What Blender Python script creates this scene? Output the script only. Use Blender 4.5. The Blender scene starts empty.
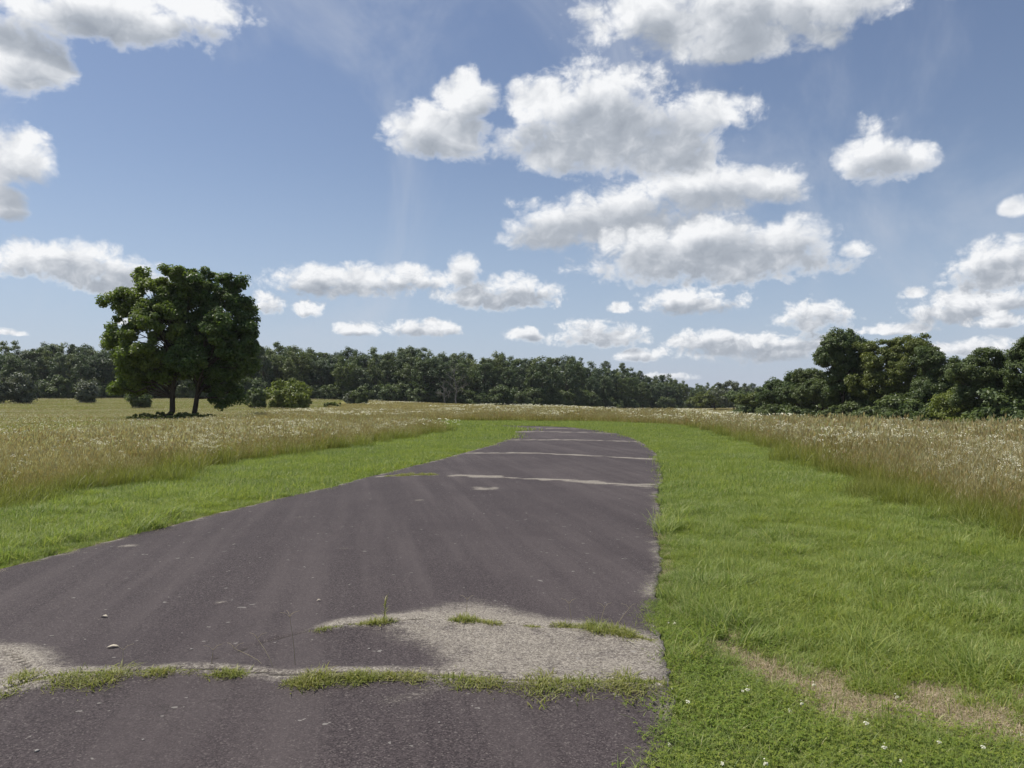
import bpy, math, random
import numpy as np
from mathutils import Vector

SC = bpy.context.scene
COL = SC.collection
rng = np.random.default_rng(7)
random.seed(7)
PI = math.pi

# ------------------------------------------------------------------ camera model used to read places off the photograph
CAM_H, F, HOR = 1.6, 770.0, 402.0

def at(px, d):
    """world X of picture column px at forward distance d"""
    return (px - 512.0) / F * d

def gnd(px, py):
    """ground point (flat ground) seen at a pixel"""
    d = CAM_H * F / (py - HOR)
    return (at(px, d), d)

def ss(a, b, v):
    t = np.clip((np.asarray(v, float) - a) / (b - a), 0, 1)
    return t * t * (3 - 2 * t)

# ------------------------------------------------------------------ small helpers
def tag(o, label=None, cat=None, group=None, kind=None):
    if label: o['label'] = label
    if cat: o['category'] = cat
    if group: o['group'] = group
    if kind: o['kind'] = kind
    return o

def empty(name, loc, label, cat, group=None, rz=0.0):
    o = bpy.data.objects.new(name, None)
    o.empty_display_size = .3
    COL.objects.link(o)
    o.location = loc
    o.rotation_euler = (0, 0, rz)
    return tag(o, label, cat, group)

def make_mesh(name, V, faces_by_n, mats=(), mat_idx=None, col=None, smooth=False):
    """V (N,3); faces_by_n list of int arrays (M,k)"""
    me = bpy.data.meshes.new(name)
    V = np.asarray(V, np.float32)
    me.vertices.add(len(V))
    me.vertices.foreach_set('co', V.ravel())
    fl = [np.asarray(f, np.int32) for f in faces_by_n if len(f)]
    loops = np.concatenate([f.ravel() for f in fl])
    tot = np.concatenate([np.full(len(f), f.shape[1], np.int32) for f in fl])
    start = np.concatenate([[0], np.cumsum(tot)[:-1]]).astype(np.int32)
    me.loops.add(len(loops))
    me.loops.foreach_set('vertex_index', loops)
    me.polygons.add(len(tot))
    me.polygons.foreach_set('loop_start', start)
    if mat_idx is not None:
        me.polygons.foreach_set('material_index', np.asarray(mat_idx, np.int32))
    if smooth:
        me.polygons.foreach_set('use_smooth', np.ones(len(tot), bool))
    for m in mats: me.materials.append(m)
    if col is not None:
        a = me.attributes.new('tint', 'FLOAT_COLOR', 'POINT')
        c = np.ones((len(V), 4), np.float32)
        c[:, :col.shape[1]] = col
        a.data.foreach_set('color', c.ravel())
    me.update(calc_edges=True)
    return me

def link(name, me, parent=None):
    o = bpy.data.objects.new(name, me)
    COL.objects.link(o)
    if parent is not None: o.parent = parent
    return o

class Geo:
    """collects vertex blocks and faces"""
    def __init__(s): s.V, s.F, s.M, s.C, s.n = [], [], [], [], 0
    def add(s, V, faces, mat=0, col=None):
        V = np.asarray(V, float).reshape(-1, 3)
        for f in faces:
            f = np.asarray(f, int)
            if len(f):
                s.F.append(f + s.n); s.M.append(np.full(len(f), mat))
        s.V.append(V)
        c = np.zeros((len(V), 3)) if col is None else np.broadcast_to(col, (len(V), 3))
        s.C.append(c); s.n += len(V)
    def mesh(s, name, mats, smooth=False):
        # make_mesh keeps the order of the face blocks
        return make_mesh(name, np.concatenate(s.V), s.F, mats, np.concatenate(s.M), np.concatenate(s.C), smooth)

def tube(G, path, radii, sides=6, mat=0, col=(.5, .5, .5)):
    path = np.asarray(path, float); radii = np.asarray(radii, float)
    n = len(path)
    tan = np.gradient(path, axis=0)
    tan /= np.linalg.norm(tan, axis=1)[:, None] + 1e-9
    ref = np.array([0, 0, 1.0]) if abs(tan[0][2]) < .8 else np.array([1.0, 0, 0])
    V = []
    for i in range(n):
        a = np.cross(tan[i], ref); a /= np.linalg.norm(a) + 1e-9
        b = np.cross(tan[i], a)
        an = np.arange(sides) / sides * 2 * PI
        V.append(path[i] + radii[i] * (np.cos(an)[:, None] * a + np.sin(an)[:, None] * b))
    V = np.concatenate(V)
    q = []
    for i in range(n - 1):
        for k in range(sides):
            q.append((i * sides + k, i * sides + (k + 1) % sides, (i + 1) * sides + (k + 1) % sides, (i + 1) * sides + k))
    G.add(V, [np.array(q)], mat, col)

# ------------------------------------------------------------------ materials
class NT:
    def __init__(s, tree): s.t = tree
    def new(s, kind, **kw):
        n = s.t.nodes.new(kind)
        for k, v in kw.items(): setattr(n, k, v)
        return n
    def put(s, sock, v):
        if isinstance(v, bpy.types.NodeSocket): s.t.links.new(v, sock)
        elif v is not None: sock.default_value = v
    def m(s, op, a, b=None, c=None, clamp=False):
        n = s.new('ShaderNodeMath', operation=op, use_clamp=clamp)
        for i, v in enumerate((a, b, c)):
            if v is not None: s.put(n.inputs[i], v)
        return n.outputs[0]
    def v(s, op, a, b=None, c=None):
        n = s.new('ShaderNodeVectorMath', operation=op)
        for i, v in enumerate((a, b, c)):
            if v is not None: s.put(n.inputs[i], v)
        return n.outputs[0]
    def noise(s, vec, scale, detail=3.0, rough=.5, dist=0.0):
        n = s.new('ShaderNodeTexNoise')
        s.put(n.inputs['Vector'], vec)
        n.inputs['Scale'].default_value = scale; n.inputs['Detail'].default_value = detail
        n.inputs['Roughness'].default_value = rough; n.inputs['Distortion'].default_value = dist
        return n.outputs['Fac']
    def mix(s, fac, a, b, blend='MIX'):
        n = s.new('ShaderNodeMix', data_type='RGBA', blend_type=blend)
        s.put(n.inputs['Factor'], fac)
        for k, v in ((6, a), (7, b)):
            if isinstance(v, tuple) and len(v) == 3: v = v + (1,)
            s.put(n.inputs[k], v)
        return n.outputs[2]
    def ramp(s, fac, stops, interp='LINEAR'):
        n = s.new('ShaderNodeValToRGB')
        s.put(n.inputs[0], fac)
        e = n.color_ramp.elements
        n.color_ramp.interpolation = interp
        while len(e) < len(stops): e.new(0.5)
        for i, (p, c) in enumerate(stops):
            e[i].position = p; e[i].color = tuple(c) + (1,) if len(c) == 3 else c
        return n.outputs[0]
    def mr(s, v, a, b, c=0.0, d=1.0, smooth=True):
        n = s.new('ShaderNodeMapRange', interpolation_type='SMOOTHSTEP' if smooth else 'LINEAR')
        s.put(n.inputs[0], v)
        for i, x in zip((1, 2, 3, 4), (a, b, c, d)): n.inputs[i].default_value = x
        return n.outputs[0]

def new_mat(name):
    m = bpy.data.materials.new(name); m.use_nodes = True
    m.node_tree.nodes.clear()
    return m, NT(m.node_tree)

def finish(n, shader):
    o = n.new('ShaderNodeOutputMaterial'); n.t.links.new(shader, o.inputs['Surface'])

def principled(n, col, rough=.7, spec=.3, bump=None):
    p = n.new('ShaderNodeBsdfPrincipled')
    n.put(p.inputs['Base Color'], col if not (isinstance(col, tuple) and len(col) == 3) else col + (1,))
    n.put(p.inputs['Roughness'], rough)
    p.inputs['Specular IOR Level'].default_value = spec
    if bump is not None:
        b = n.new('ShaderNodeBump'); b.inputs['Strength'].default_value = bump[1]; b.inputs['Distance'].default_value = bump[2]
        n.put(b.inputs['Height'], bump[0]); n.t.links.new(b.outputs[0], p.inputs['Normal'])
    return p.outputs[0]

def tint(n):
    a = n.new('ShaderNodeAttribute', attribute_name='tint')
    s = n.new('ShaderNodeSeparateColor'); n.t.links.new(a.outputs['Color'], s.inputs[0])
    return s.outputs[0], s.outputs[1], s.outputs[2]

def wpos(n): return n.new('ShaderNodeNewGeometry').outputs['Position']

def leafy(n, col, rough=.55, spec=.25, trans=.35, tcol=None):
    d = principled(n, col, rough, spec)
    t = n.new('ShaderNodeBsdfTranslucent'); n.put(t.inputs[0], tcol if tcol is not None else n.mix(1.0, col, (1.1, 1.15, .75), 'MULTIPLY'))
    mx = n.new('ShaderNodeMixShader'); mx.inputs[0].default_value = trans
    n.t.links.new(d, mx.inputs[1]); n.t.links.new(t.outputs[0], mx.inputs[2])
    return mx.outputs[0]

def grass_material(name, stops, tipcol, tipamt, macro_a, macro_b, macro_amt, trans=.35, spec=.3, scale=.35):
    m, n = new_mat(name)
    r, t, _ = tint(n)
    c = n.ramp(r, stops)
    p = wpos(n)
    big = n.mr(n.noise(p, scale, 3, .55), .35, .65)
    c = n.mix(n.m('MULTIPLY', big, macro_amt), c, n.mix(r, macro_a, macro_b))
    c = n.mix(n.m('MULTIPLY', n.m('POWER', t, 1.6), tipamt), c, tipcol)
    finish(n, leafy(n, c, .5, spec, trans))
    return m

# lawn, hay and meadow greens (base reflectances)
M_LAWN = grass_material('lawn_blade',
    [(0, (.112, .180, .034)), (.5, (.190, .268, .050)), (.84, (.285, .345, .09)), (.94, (.44, .42, .18)), (1, (.54, .48, .28))],
    (.37, .42, .15), .52, (.150, .240, .042), (.38, .40, .07), .92, trans=.45, scale=.55)
M_WEED = grass_material('crack_weed_blade',
    [(0, (.13, .17, .035)), (.5, (.22, .26, .055)), (.85, (.33, .34, .09)), (1, (.50, .43, .25))],
    (.38, .38, .13), .5, (.21, .23, .05), (.36, .31, .12), .6, trans=.4, scale=3)
M_LEAFG = grass_material('meadow_leaf',
    [(0, (.12, .165, .028)), (.5, (.20, .245, .042)), (.8, (.29, .30, .08)), (1, (.44, .38, .18))],
    (.33, .31, .10), .5, (.22, .23, .05), (.33, .29, .09), .5, trans=.45)
M_STEM = grass_material('meadow_stem',
    [(0, (.25, .195, .07)), (.4, (.35, .28, .11)), (.75, (.42, .355, .155)), (1, (.56, .51, .30))],
    (.46, .38, .20), .5, (.37, .235, .115), (.25, .28, .075), .85, trans=.4, scale=.5)
M_SEED = grass_material('meadow_seedhead',
    [(0, (.33, .25, .12)), (.45, (.44, .36, .19)), (.8, (.55, .49, .30)), (1, (.68, .65, .48))],
    (.56, .49, .31), .4, (.43, .285, .155), (.34, .35, .135), .75, trans=.4, scale=.5)
M_HAY = grass_material('hay_blade',
    [(0, (.17, .20, .045)), (.5, (.26, .275, .065)), (.85, (.35, .34, .11)), (1, (.52, .47, .25))],
    (.40, .39, .17), .5, (.19, .235, .055), (.34, .34, .12), .85, scale=.09, trans=.4)
M_DEAD = grass_material('dead_blade',
    [(0, (.27, .20, .115)), (.5, (.44, .345, .22)), (1, (.62, .53, .38))],
    (.56, .48, .34), .4, (.34, .255, .15), (.48, .39, .25), .5, trans=.25)
M_CLOVER = grass_material('clover_leaf',
    [(0, (.10, .165, .028)), (.6, (.17, .245, .04)), (1, (.27, .32, .065))],
    (.20, .26, .06), .3, (.17, .225, .036), (.30, .32, .06), .7, spec=.2, trans=.4, scale=1.3)

def flat_mat(name, col, rough=.7, trans=0.0, spec=.2):
    m, n = new_mat(name)
    p = wpos(n)
    k = n.noise(p, 9.0, 2)
    c = n.mix(n.m('MULTIPLY', k, .35), col, tuple(x * .72 for x in col))
    finish(n, leafy(n, c, rough, spec, trans) if trans else principled(n, c, rough, spec))
    return m
M_WHITE = flat_mat('flower_white', (.76, .74, .60), .7, .25)
M_YELLOW = flat_mat('flower_centre', (.55, .40, .06), .7)
M_STRAW = flat_mat('dry_straw', (.45, .38, .25), .7, .15)
M_DRYLEAF = flat_mat('dry_leaf', (.52, .46, .36), .7, .1)
M_STONE = flat_mat('pale_stone', (.27, .25, .23), .85)

def bark_mat(name, a, b):
    m, n = new_mat(name)
    p = wpos(n)
    st = n.v('MULTIPLY', p, (7, 7, 1.2))
    k = n.noise(st, 1.6, 5, .65)
    c = n.ramp(k, [(.3, a), (.7, b)])
    finish(n, principled(n, c, .9, .1, (k, .8, .05)))
    return m
M_BARK = bark_mat('bark_dark', (.035, .027, .02), (.11, .085, .062))
M_GREYBARK = bark_mat('bark_grey', (.12, .11, .10), (.26, .24, .21))

def foliage_mat(name, dark, mid, light, vary, trans=.3, spec=.25):
    m, n = new_mat(name)
    r, t, b = tint(n)
    c = n.ramp(r, [(0, dark), (.55, mid), (1, light)])
    oi = n.new('ShaderNodeObjectInfo')
    c = n.mix(n.m('MULTIPLY', oi.outputs['Random'], .6), c, vary)
    finish(n, leafy(n, c, .5, spec, trans))
    return m
M_OAK = foliage_mat('leaf_walnut', (.055, .10, .020), (.095, .150, .030), (.17, .21, .045), (.095, .14, .03), .40, .45)
M_OAK_SUNLIT = foliage_mat('leaf_walnut_sunlit', (.09, .14, .026), (.155, .21, .038), (.25, .285, .055), (.15, .20, .038), .45, .45)  # brighter copy of the same leaf, sunlit left side put into the colour
M_WOOD = foliage_mat('leaf_wood', (.062, .10, .036), (.10, .145, .045), (.155, .19, .062), (.14, .165, .052), .36, .4)
M_WOODB = foliage_mat('leaf_wood_dark', (.045, .078, .034), (.072, .112, .043), (.115, .150, .060), (.10, .13, .05), .32, .4)
M_WOODC = foliage_mat('leaf_wood_yellow', (.075, .11, .032), (.12, .16, .042), (.18, .205, .058), (.15, .175, .05), .36, .4)
M_OLIVE = foliage_mat('leaf_olive', (.095, .12, .026), (.15, .18, .04), (.23, .245, .06), (.14, .17, .04), .38, .4)
M_LIME = foliage_mat('leaf_lime', (.10, .14, .022), (.18, .22, .038), (.28, .31, .06), (.19, .22, .045), .38, .4)
M_GREYG = foliage_mat('leaf_greygreen', (.085, .105, .065), (.135, .155, .095), (.21, .22, .15), (.15, .17, .11), .3, .4)

_lg = np.random.default_rng(99)
_nz = [(_lg.normal(0, 1, 2), _lg.random() * 6.28) for _ in range(24)]
def lump(P, scale):
    v = 0
    for i, (d, ph) in enumerate(_nz):
        v = v + np.sin((P @ d) * scale * (1 + .15 * i) + ph)
    return v / math.sqrt(12)          # about unit variance

# ------------------------------------------------------------------ road outline (left edge, right edge), far end bends away behind the verge
KNOTS = np.array([
    (-7.0, -4.0, -0.60, -4.0), (-6.3, 0.0, 0.12, 0.0), (-5.65, 3.4, .73, 3.4), (-5.28, 5.3, .99, 5.2),
    (-4.72, 8.0, 1.53, 8.0), (-4.12, 11.2, 2.12, 11.2), (-3.30, 14.4, 2.69, 14.0), (-2.68, 18.0, 3.40, 17.6),
    (-2.02, 21.2, 4.05, 21.2), (-1.15, 25.9, 4.67, 25.7), (-.28, 32.4, 5.22, 32.4), (.18, 39.4, 5.25, 39.7),
    (.10, 44.6, 4.3, 46.2), (-.5, 46.9, 2.5, 50.0), (-2.2, 48.2, -.2, 52.0), (-6, 48.6, -5, 53.2),
    (-10, 48.5, -10, 53.6), (-14.5, 48.2, -14.5, 53.6)])

def catmull(K, t):
    K = np.asarray(K, float); n = len(K)
    t = np.clip(t, 0, n - 1.000001); i = t.astype(int); u = (t - i)[:, None]
    g = lambda j: K[np.clip(j, 0, n - 1)]
    p0, p1, p2, p3 = g(i - 1), g(i), g(i + 1), g(i + 2)
    return .5 * ((2 * p1) + (-p0 + p2) * u + (2 * p0 - 5 * p1 + 4 * p2 - p3) * u**2 + (-p0 + 3 * p1 - 3 * p2 + p3) * u**3)

ts = []
for k in range(len(KNOTS) - 1):
    a, b = KNOTS[k], KNOTS[k + 1]
    L = max(np.hypot(b[0] - a[0], b[1] - a[1]), np.hypot(b[2] - a[2], b[3] - a[3]))
    mid = .5 * (a[1] + b[1])
    step = .045 if 1 < mid < 9 else .09 if mid < 20 else .2
    ts.append(k + np.arange(0, 1, step / L))
TS = np.concatenate(ts + [np.array([len(KNOTS) - 1.0])])
ED = catmull(KNOTS, TS)
# uneven, crumbled edges
def wob(s, ph):
    r = np.random.default_rng(int(ph * 10)); v = 0
    for k in range(14):
        f = .5 * 1.42**k; v = v + .035 / (1 + .22 * k) * np.sin(s * f * r.uniform(.8, 1.2) + r.uniform(0, 6.28)) * (.4 + .6 * np.sin(s * f * .23 + r.uniform(0, 6.28)))
    return v
ED[:, 0] += wob(ED[:, 1], .4); ED[:, 2] += wob(ED[:, 3], 1.7)
LE, RE = ED[:, :2], ED[:, 2:]
ROADPOLY = np.concatenate([LE, RE[::-1]])

def seg_dist(P, line):
    """distance of points P (n,2) to a polyline (m,2)"""
    out = np.full(len(P), 1e9)
    A, B = line[:-1], line[1:]
    d = B - A; l2 = (d**2).sum(1) + 1e-12
    for s in range(0, len(P), 4000):
        p = P[s:s + 4000]
        t = np.clip(((p[:, None] - A) * d).sum(2) / l2, 0, 1)
        q = A + t[..., None] * d
        out[s:s + 4000] = np.sqrt(((p[:, None] - q)**2).sum(2)).min(1)
    return out

def inside(P, poly):
    x, y = P[:, 0], P[:, 1]
    r = np.zeros(len(P), bool)
    j = len(poly) - 1
    for i in range(len(poly)):
        xi, yi = poly[i]; xj, yj = poly[j]
        c = ((yi > y) != (yj > y))
        with np.errstate(divide='ignore', invalid='ignore'):
            r ^= c & (x < (xj - xi) * (y - yi) / (yj - yi + 1e-12) + xi)
        j = i
    return r

thin = slice(None, None, 4)
RP_THIN = np.concatenate([LE[thin], RE[thin][::-1]])
LE_T, RE_T = LE[thin], RE[thin]

def road_sd(P):
    """signed distance to the road: negative on it"""
    d = np.minimum(seg_dist(P, LE_T), seg_dist(P, RE_T))
    return np.where(inside(P, RP_THIN), -d, d)

# where the mown verge stops and the tall meadow begins
R_BOUND = np.array([(4.6, -6), (4.9, 0), (5.4, 5), (6.0, 9), (7.1, 15.8), (9.2, 28.6), (11.2, 42), (11.0, 52), (7.5, 60), (0, 63), (-10, 62.5), (-17.2, 60)])
L_BOUND = np.array([(-9.0, -6), (-8.4, 0), (-7.9, 8), (-7.5, 14), (-7.2, 20), (-5.9, 26), (-4.8, 32), (-4.0, 40), (-3.8, 43), (-6, 44), (-12, 43.6), (-17.2, 42.5)])
L_OUTER = np.array([(-17.0, 42.5), (-15.3, 34), (-15.0, 27), (-15.0, 15), (-15.0, 0), (-15.0, -6)])
L_MEADOW = np.concatenate([L_BOUND, L_OUTER])
VERGE = np.concatenate([L_BOUND, [(-17.2, 44), (-17.2, 60)], R_BOUND[::-1]])

def H(x, y):
    x = np.asarray(x, float); y = np.asarray(y, float)
    h = 2.3 * ss(75, 230, y) * ss(10, -70, x)
    h = h - 1.55 * ss(10, 38, x) * ss(6, 45, y)
    far = ss(9, 30, np.abs(x - 1)) + ss(58, 80, y)
    h = h + .10 * np.clip(far, 0, 1) * (np.sin(x * .31 + 1.3) * np.sin(y * .23) + .6 * np.sin(x * .13 - y * .17))
    return h

# ------------------------------------------------------------------ ground
def build_ground():
    rad = np.concatenate([np.linspace(.2, 14, 56), 14 * np.exp(np.linspace(.02, math.log(1500 / 14), 120))])
    na = 360
    an = np.arange(na) / na * 2 * PI
    R, A = np.meshgrid(rad, an, indexing='ij')
    X, Y = R * np.sin(A), R * np.cos(A) + 2.0
    x, y = X.ravel(), Y.ravel()
    P = np.stack([x, y], 1)
    z = H(x, y)
    nr = len(rad)
    i = np.arange(nr - 1)[:, None] * na; k = np.arange(na)[None]
    q = np.stack([i + k, i + na + k, i + na + (k + 1) % na, i + (k + 1) % na], -1).reshape(-1, 4)
    V = np.stack([x, y, z], 1)
    c = np.array([[0, 2.0, 0]])
    V = np.concatenate([V, c])
    t = np.stack([np.full(na, len(V) - 1), np.arange(na), (np.arange(na) + 1) % na], 1)
    near = R.ravel() < 150
    verge = np.zeros(len(V)); mead = np.zeros(len(V))
    idx = np.where(near)[0]
    vi = inside(P[idx], VERGE); verge[idx] = vi
    li = inside(P[idx], L_MEADOW)
    ri = ~vi & ~li & ((P[idx, 0] > -3) | (P[idx, 1] > 62))
    mead[idx] = li | ri
    out = np.where(~near)[0]; mead[out] = 0.5
    col = np.stack([verge, mead, np.zeros(len(V))], 1)
    m, n = new_mat('ground_soil_and_turf')
    vg, md, _ = tint(n)
    p = wpos(n)
    big = n.noise(p, .05, 4, .6); fine = n.noise(p, 3.0, 5, .7); mid = n.noise(p, .6, 4, .6)
    hay = n.ramp(big, [(.3, (.20, .22, .055)), (.5, (.27, .27, .085)), (.7, (.35, .32, .13))])
    lawn = n.ramp(mid, [(.3, (.055, .085, .02)), (.55, (.085, .125, .028)), (.75, (.13, .15, .04))])
    tall = n.ramp(mid, [(.3, (.15, .14, .045)), (.6, (.25, .20, .08)), (.75, (.33, .27, .12))])
    c = n.mix(md, hay, tall); c = n.mix(vg, c, lawn)
    c = n.mix(n.mr(fine, .35, .7, 0, .55), c, (.07, .055, .03))
    finish(n, principled(n, c, .95, .05, (fine, .6, .06)))
    me = make_mesh('ground', V, [q, t], [m], col=col, smooth=True)
    o = link('ground', me)
    tag(o, 'wide level grassland reaching from the road to the woods', 'ground', kind='structure')
build_ground()

# ------------------------------------------------------------------ cracks (pixel read-outs turned into ground curves)
def px_line(pts): return np.array([gnd(*p) for p in pts])
CR_A = px_line([(-60, 712), (0, 700), (35, 690), (80, 681), (125, 679), (190, 678), (250, 680), (285, 684), (340, 681), (400, 681), (460, 686), (540, 690), (600, 689), (663, 688)])
CR_A2 = px_line([(-40, 655), (0, 659), (18, 664), (40, 682)])
CR_B = px_line([(215, 668), (262, 650), (310, 638), (345, 633), (390, 630), (430, 627), (480, 628), (530, 634), (590, 636), (650, 646)])
CR_C = px_line([(380, 478), (440, 476.6), (480, 478), (560, 481.5), (600, 484), (640, 487), (658, 486)])
CR_D = px_line([(468, 454), (510, 454.4), (560, 456), (600, 457.6), (657, 459.5)])
CR_E = px_line([(510, 440.2), (570, 441), (634, 442.4)])
CR_F = px_line([(518, 432.4), (560, 432.8), (612, 433.6)])
CR_G = px_line([(519, 428.5), (590, 429.6)])
WEAR_A = px_line([(300, 712), (345, 708), (395, 705)])

def build_road():
    nu = 130
    u = np.linspace(0, 1, nu)
    V = LE[:, None, :] * (1 - u[None, :, None]) + RE[:, None, :] * u[None, :, None]
    nv = len(LE)
    P = V.reshape(-1, 2)
    near = (P[:, 1] > 1.5) & (P[:, 1] < 9)
    dA = np.full(len(P), 9.0); dB = dA.copy(); wear = np.zeros(len(P)); crack = np.zeros(len(P))
    Pn = P[near]
    a = seg_dist(Pn, CR_A); a2 = seg_dist(Pn, CR_A2); b = seg_dist(Pn, CR_B)
    dA[near] = np.minimum(a, a2); dB[near] = b
    # signed side of crack B (beyond / before)
    yb = np.interp(Pn[:, 0], CR_B[:, 0], CR_B[:, 1]); ya = np.interp(Pn[:, 0], CR_A[:, 0], CR_A[:, 1])
    xs = Pn[:, 0]; ys = Pn[:, 1]
    w = .75 * np.exp(-(a / .11)**2) + .95 * np.exp(-(a2 / .22)**2)
    # bleached lens between the two near cracks, stronger to the verge side
    between = (ys > ya - .06) & (ys < yb + .02)
    lens = ss(-1.15, -.35, xs + .2 * np.sin(ys * 5)) * between
    w = np.maximum(w, .82 * lens * (1 - .75 * np.exp(-((xs + .85)**2) / .16) * np.exp(-((ys - 4.62) / .26)**2)))
    up = np.clip(ys - yb, 0, 9)
    w = np.maximum(w, ss(-1.5, -1.15, xs) * ss(1.2, .75, xs) * (ys >= yb) * np.exp(-(up / (.24 + .32 * np.exp(-((xs + .25) / .4)**2)))**2) * 1.05)
    w = np.maximum(w, ss(-1.6, -1.1, xs) * np.exp(-(b / .09)**2) * .9)
    w = np.maximum(w, .42 * np.exp(-((xs + .50) / .34)**2 - ((ys - 4.14 + .1 * np.sin(xs * 7)) / .12)**2))
    w = np.maximum(w, .6 * ss(-2.45, -2.95, xs) * np.exp(-((ys - ya - .18) / .2)**2))
    wear[near] = w
    far = (P[:, 1] > 9) & (P[:, 1] < 60)
    Pf = P[far]
    wf = np.zeros(len(Pf))
    for ln, wd in ((CR_C, .23), (CR_D, .30), (CR_E, .38), (CR_F, .50), (CR_G, .50)):
        lw_ = wd * (.75 + .35 * lump(Pf, 2.2)); wf = np.maximum(wf, (1.0 + .25 * lump(Pf, 3.1)) * np.exp(-(seg_dist(Pf + .06 * np.stack([0 * Pf[:, 0], lump(Pf, 2.7)], 1), ln) / np.clip(lw_, .13, 2))**2))
    # arrow-shaped bald patch beyond crack C
    for (px, py, sx, sy, am) in ((483, 491, .20, .22, .95), (494, 490.5, .10, .30, .8), (478, 489.5, .16, .10, .8)):
        gx, gy = gnd(px, py); wf = np.maximum(wf, am * np.exp(-((Pf[:, 0] - gx) / sx)**2 - ((Pf[:, 1] - gy) / sy)**2))
    wear[far] = wf
    for (px, py, sx, sy, am) in ((420, 503, .12, .15, .6), (222, 607, .05, .06, .7), (345, 553, .1, .08, .55), (130, 548, .12, .1, .8), (300, 520, .1, .1, .5)):
        gx, gy = gnd(px, py); wear = np.maximum(wear, am * np.exp(-((P[:, 0] - gx) / sx)**2 - ((P[:, 1] - gy) / sy)**2))
    crack[near] = np.maximum(np.exp(-(np.minimum(a, a2) / .022)**2), np.exp(-(b / .016)**2) * .9)
    # edge fraying
    de = np.minimum(np.linalg.norm(V - LE[:, None], axis=2), np.linalg.norm(V - RE[:, None], axis=2)).ravel()
    edge = np.exp(-de / (.10 + .0035 * np.clip(P[:, 1], 0, 50)))
    heave = .016 * np.exp(-(dA / .22)**2) + .016 * np.exp(-(dB / .25)**2) + .015 * (wear * near)
    heave -= .020 * crack
    z = .022 + heave + .012 * np.sin(P[:, 0] * .9 + 1) * np.sin(P[:, 1] * .33)
    crown = .03 * (1 - (2 * np.tile(u, nv) - 1)**2)
    z = z + crown
    V3 = np.concatenate([P, z[:, None]], 1)
    i = np.arange(nv - 1)[:, None] * nu; k = np.arange(nu - 1)[None]
    q = np.stack([i + k, i + k + 1, i + nu + k + 1, i + nu + k], -1).reshape(-1, 4)
    # skirts down into the soil
    S = []
    base = len(V3)
    for col in (0, nu - 1):
        low = V3[np.arange(nv) * nu + col].copy(); low[:, 2] = -.15
        S.append(low)
    V4 = np.concatenate([V3] + S)
    j = np.arange(nv - 1)
    sk1 = np.stack([j * nu, (j + 1) * nu, base + j + 1, base + j], 1)
    sk2 = np.stack([j * nu + nu - 1, base + nv + j, base + nv + j + 1, (j + 1) * nu + nu - 1], 1)
    colr = np.stack([wear, edge, crack], 1)
    colr = np.concatenate([colr, np.tile([[.3, 1, 0]], (2 * nv, 1))])
    m, n = new_mat('worn_asphalt')
    we, ed, ck = tint(n)
    p = wpos(n)
    grit = n.new('ShaderNodeTexVoronoi'); n.put(grit.inputs['Vector'], p); grit.inputs['Scale'].default_value = 135
    grit2 = n.noise(p, 120, 3, .7)
    sp = n.new('ShaderNodeSeparateColor'); n.t.links.new(grit.outputs['Color'], sp.inputs[0])
    stone = sp.outputs[0]
    blot = n.noise(p, .7, 5, .6)
    # long streaks that follow the way of travel
    rot = n.new('ShaderNodeVectorRotate', rotation_type='Z_AXIS'); n.put(rot.inputs['Vector'], p); rot.inputs['Angle'].default_value = math.radians(-11)
    st = n.noise(n.v('MULTIPLY', rot.outputs[0], (2.2, .10, 0)), 1.0, 4, .6)
    c = n.ramp(stone, [(0, (.021, .0155, .016)), (.35, (.045, .034, .0345)), (.65, (.064, .050, .050)), (.92, (.092, .074, .072)), (1, (.16, .138, .125))])
    c = n.mix(n.mr(st, .40, .70, 0, .55), c, (.106, .087, .083))
    c = n.mix(n.mr(blot, .42, .72, 0, .38), c, (.046, .035, .036))
    broad = n.noise(p, .22, 4, .6)
    c = n.mix(n.mr(broad, .48, .72, 0, .30), c, (.105, .086, .083))
    hv = n.new('ShaderNodeTexVoronoi', feature='DISTANCE_TO_EDGE', voronoi_dimensions='2D'); hv.inputs['Scale'].default_value = .62
    wn = n.new('ShaderNodeTexNoise'); n.put(wn.inputs['Vector'], p); wn.inputs['Scale'].default_value = 1.7; wn.inputs['Detail'].default_value = 6; wn.inputs['Roughness'].default_value = .65
    n.put(hv.inputs['Vector'], n.v('MULTIPLY_ADD', wn.outputs['Color'], (.7, .7, 0), p))
    hair = n.m('MULTIPLY', n.mr(hv.outputs['Distance'], .0, .0045, 1, 0), n.mr(n.noise(n.v('ADD', p, (31, 7, 0)), .33, 3, .5), .50, .60))
    c = n.mix(n.m('MULTIPLY', hair, .6), c, (.028, .022, .02))
    # bleached, ravelled surface with its pale aggregate showing
    jit = n.m('MULTIPLY_ADD', n.m('SUBTRACT', n.noise(p, 11, 5, .7), .5), .75, n.m('MULTIPLY', n.m('SUBTRACT', grit2, .5), 1.1))
    edn = n.m('MULTIPLY', ed, n.mr(n.noise(p, 2.2, 4, .6), .35, .65, .25, .95))
    chip = n.m('SUBTRACT', n.noise(p, 34, 4, .75), .5)
    jit = n.m('MULTIPLY_ADD', chip, 1.9, n.m('MULTIPLY_ADD', n.m('SUBTRACT', n.noise(p, 4.5, 4, .6), .5), 1.1, jit))
    wv = n.m('ADD', n.m('MAXIMUM', we, edn), n.m('MULTIPLY', jit, n.m('ADD', n.m('MULTIPLY', n.m('MAXIMUM', we, edn), .9), .12)))
    wm = n.mr(wv, .22, .95, 0, .92)
    pale = n.ramp(stone, [(0, (.13, .11, .088)), (.5, (.265, .235, .19)), (1, (.44, .40, .335))])
    c = n.mix(wm, c, pale)
    speck = n.m('GREATER_THAN', n.noise(p, 14, 2, .5), .735)
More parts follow.
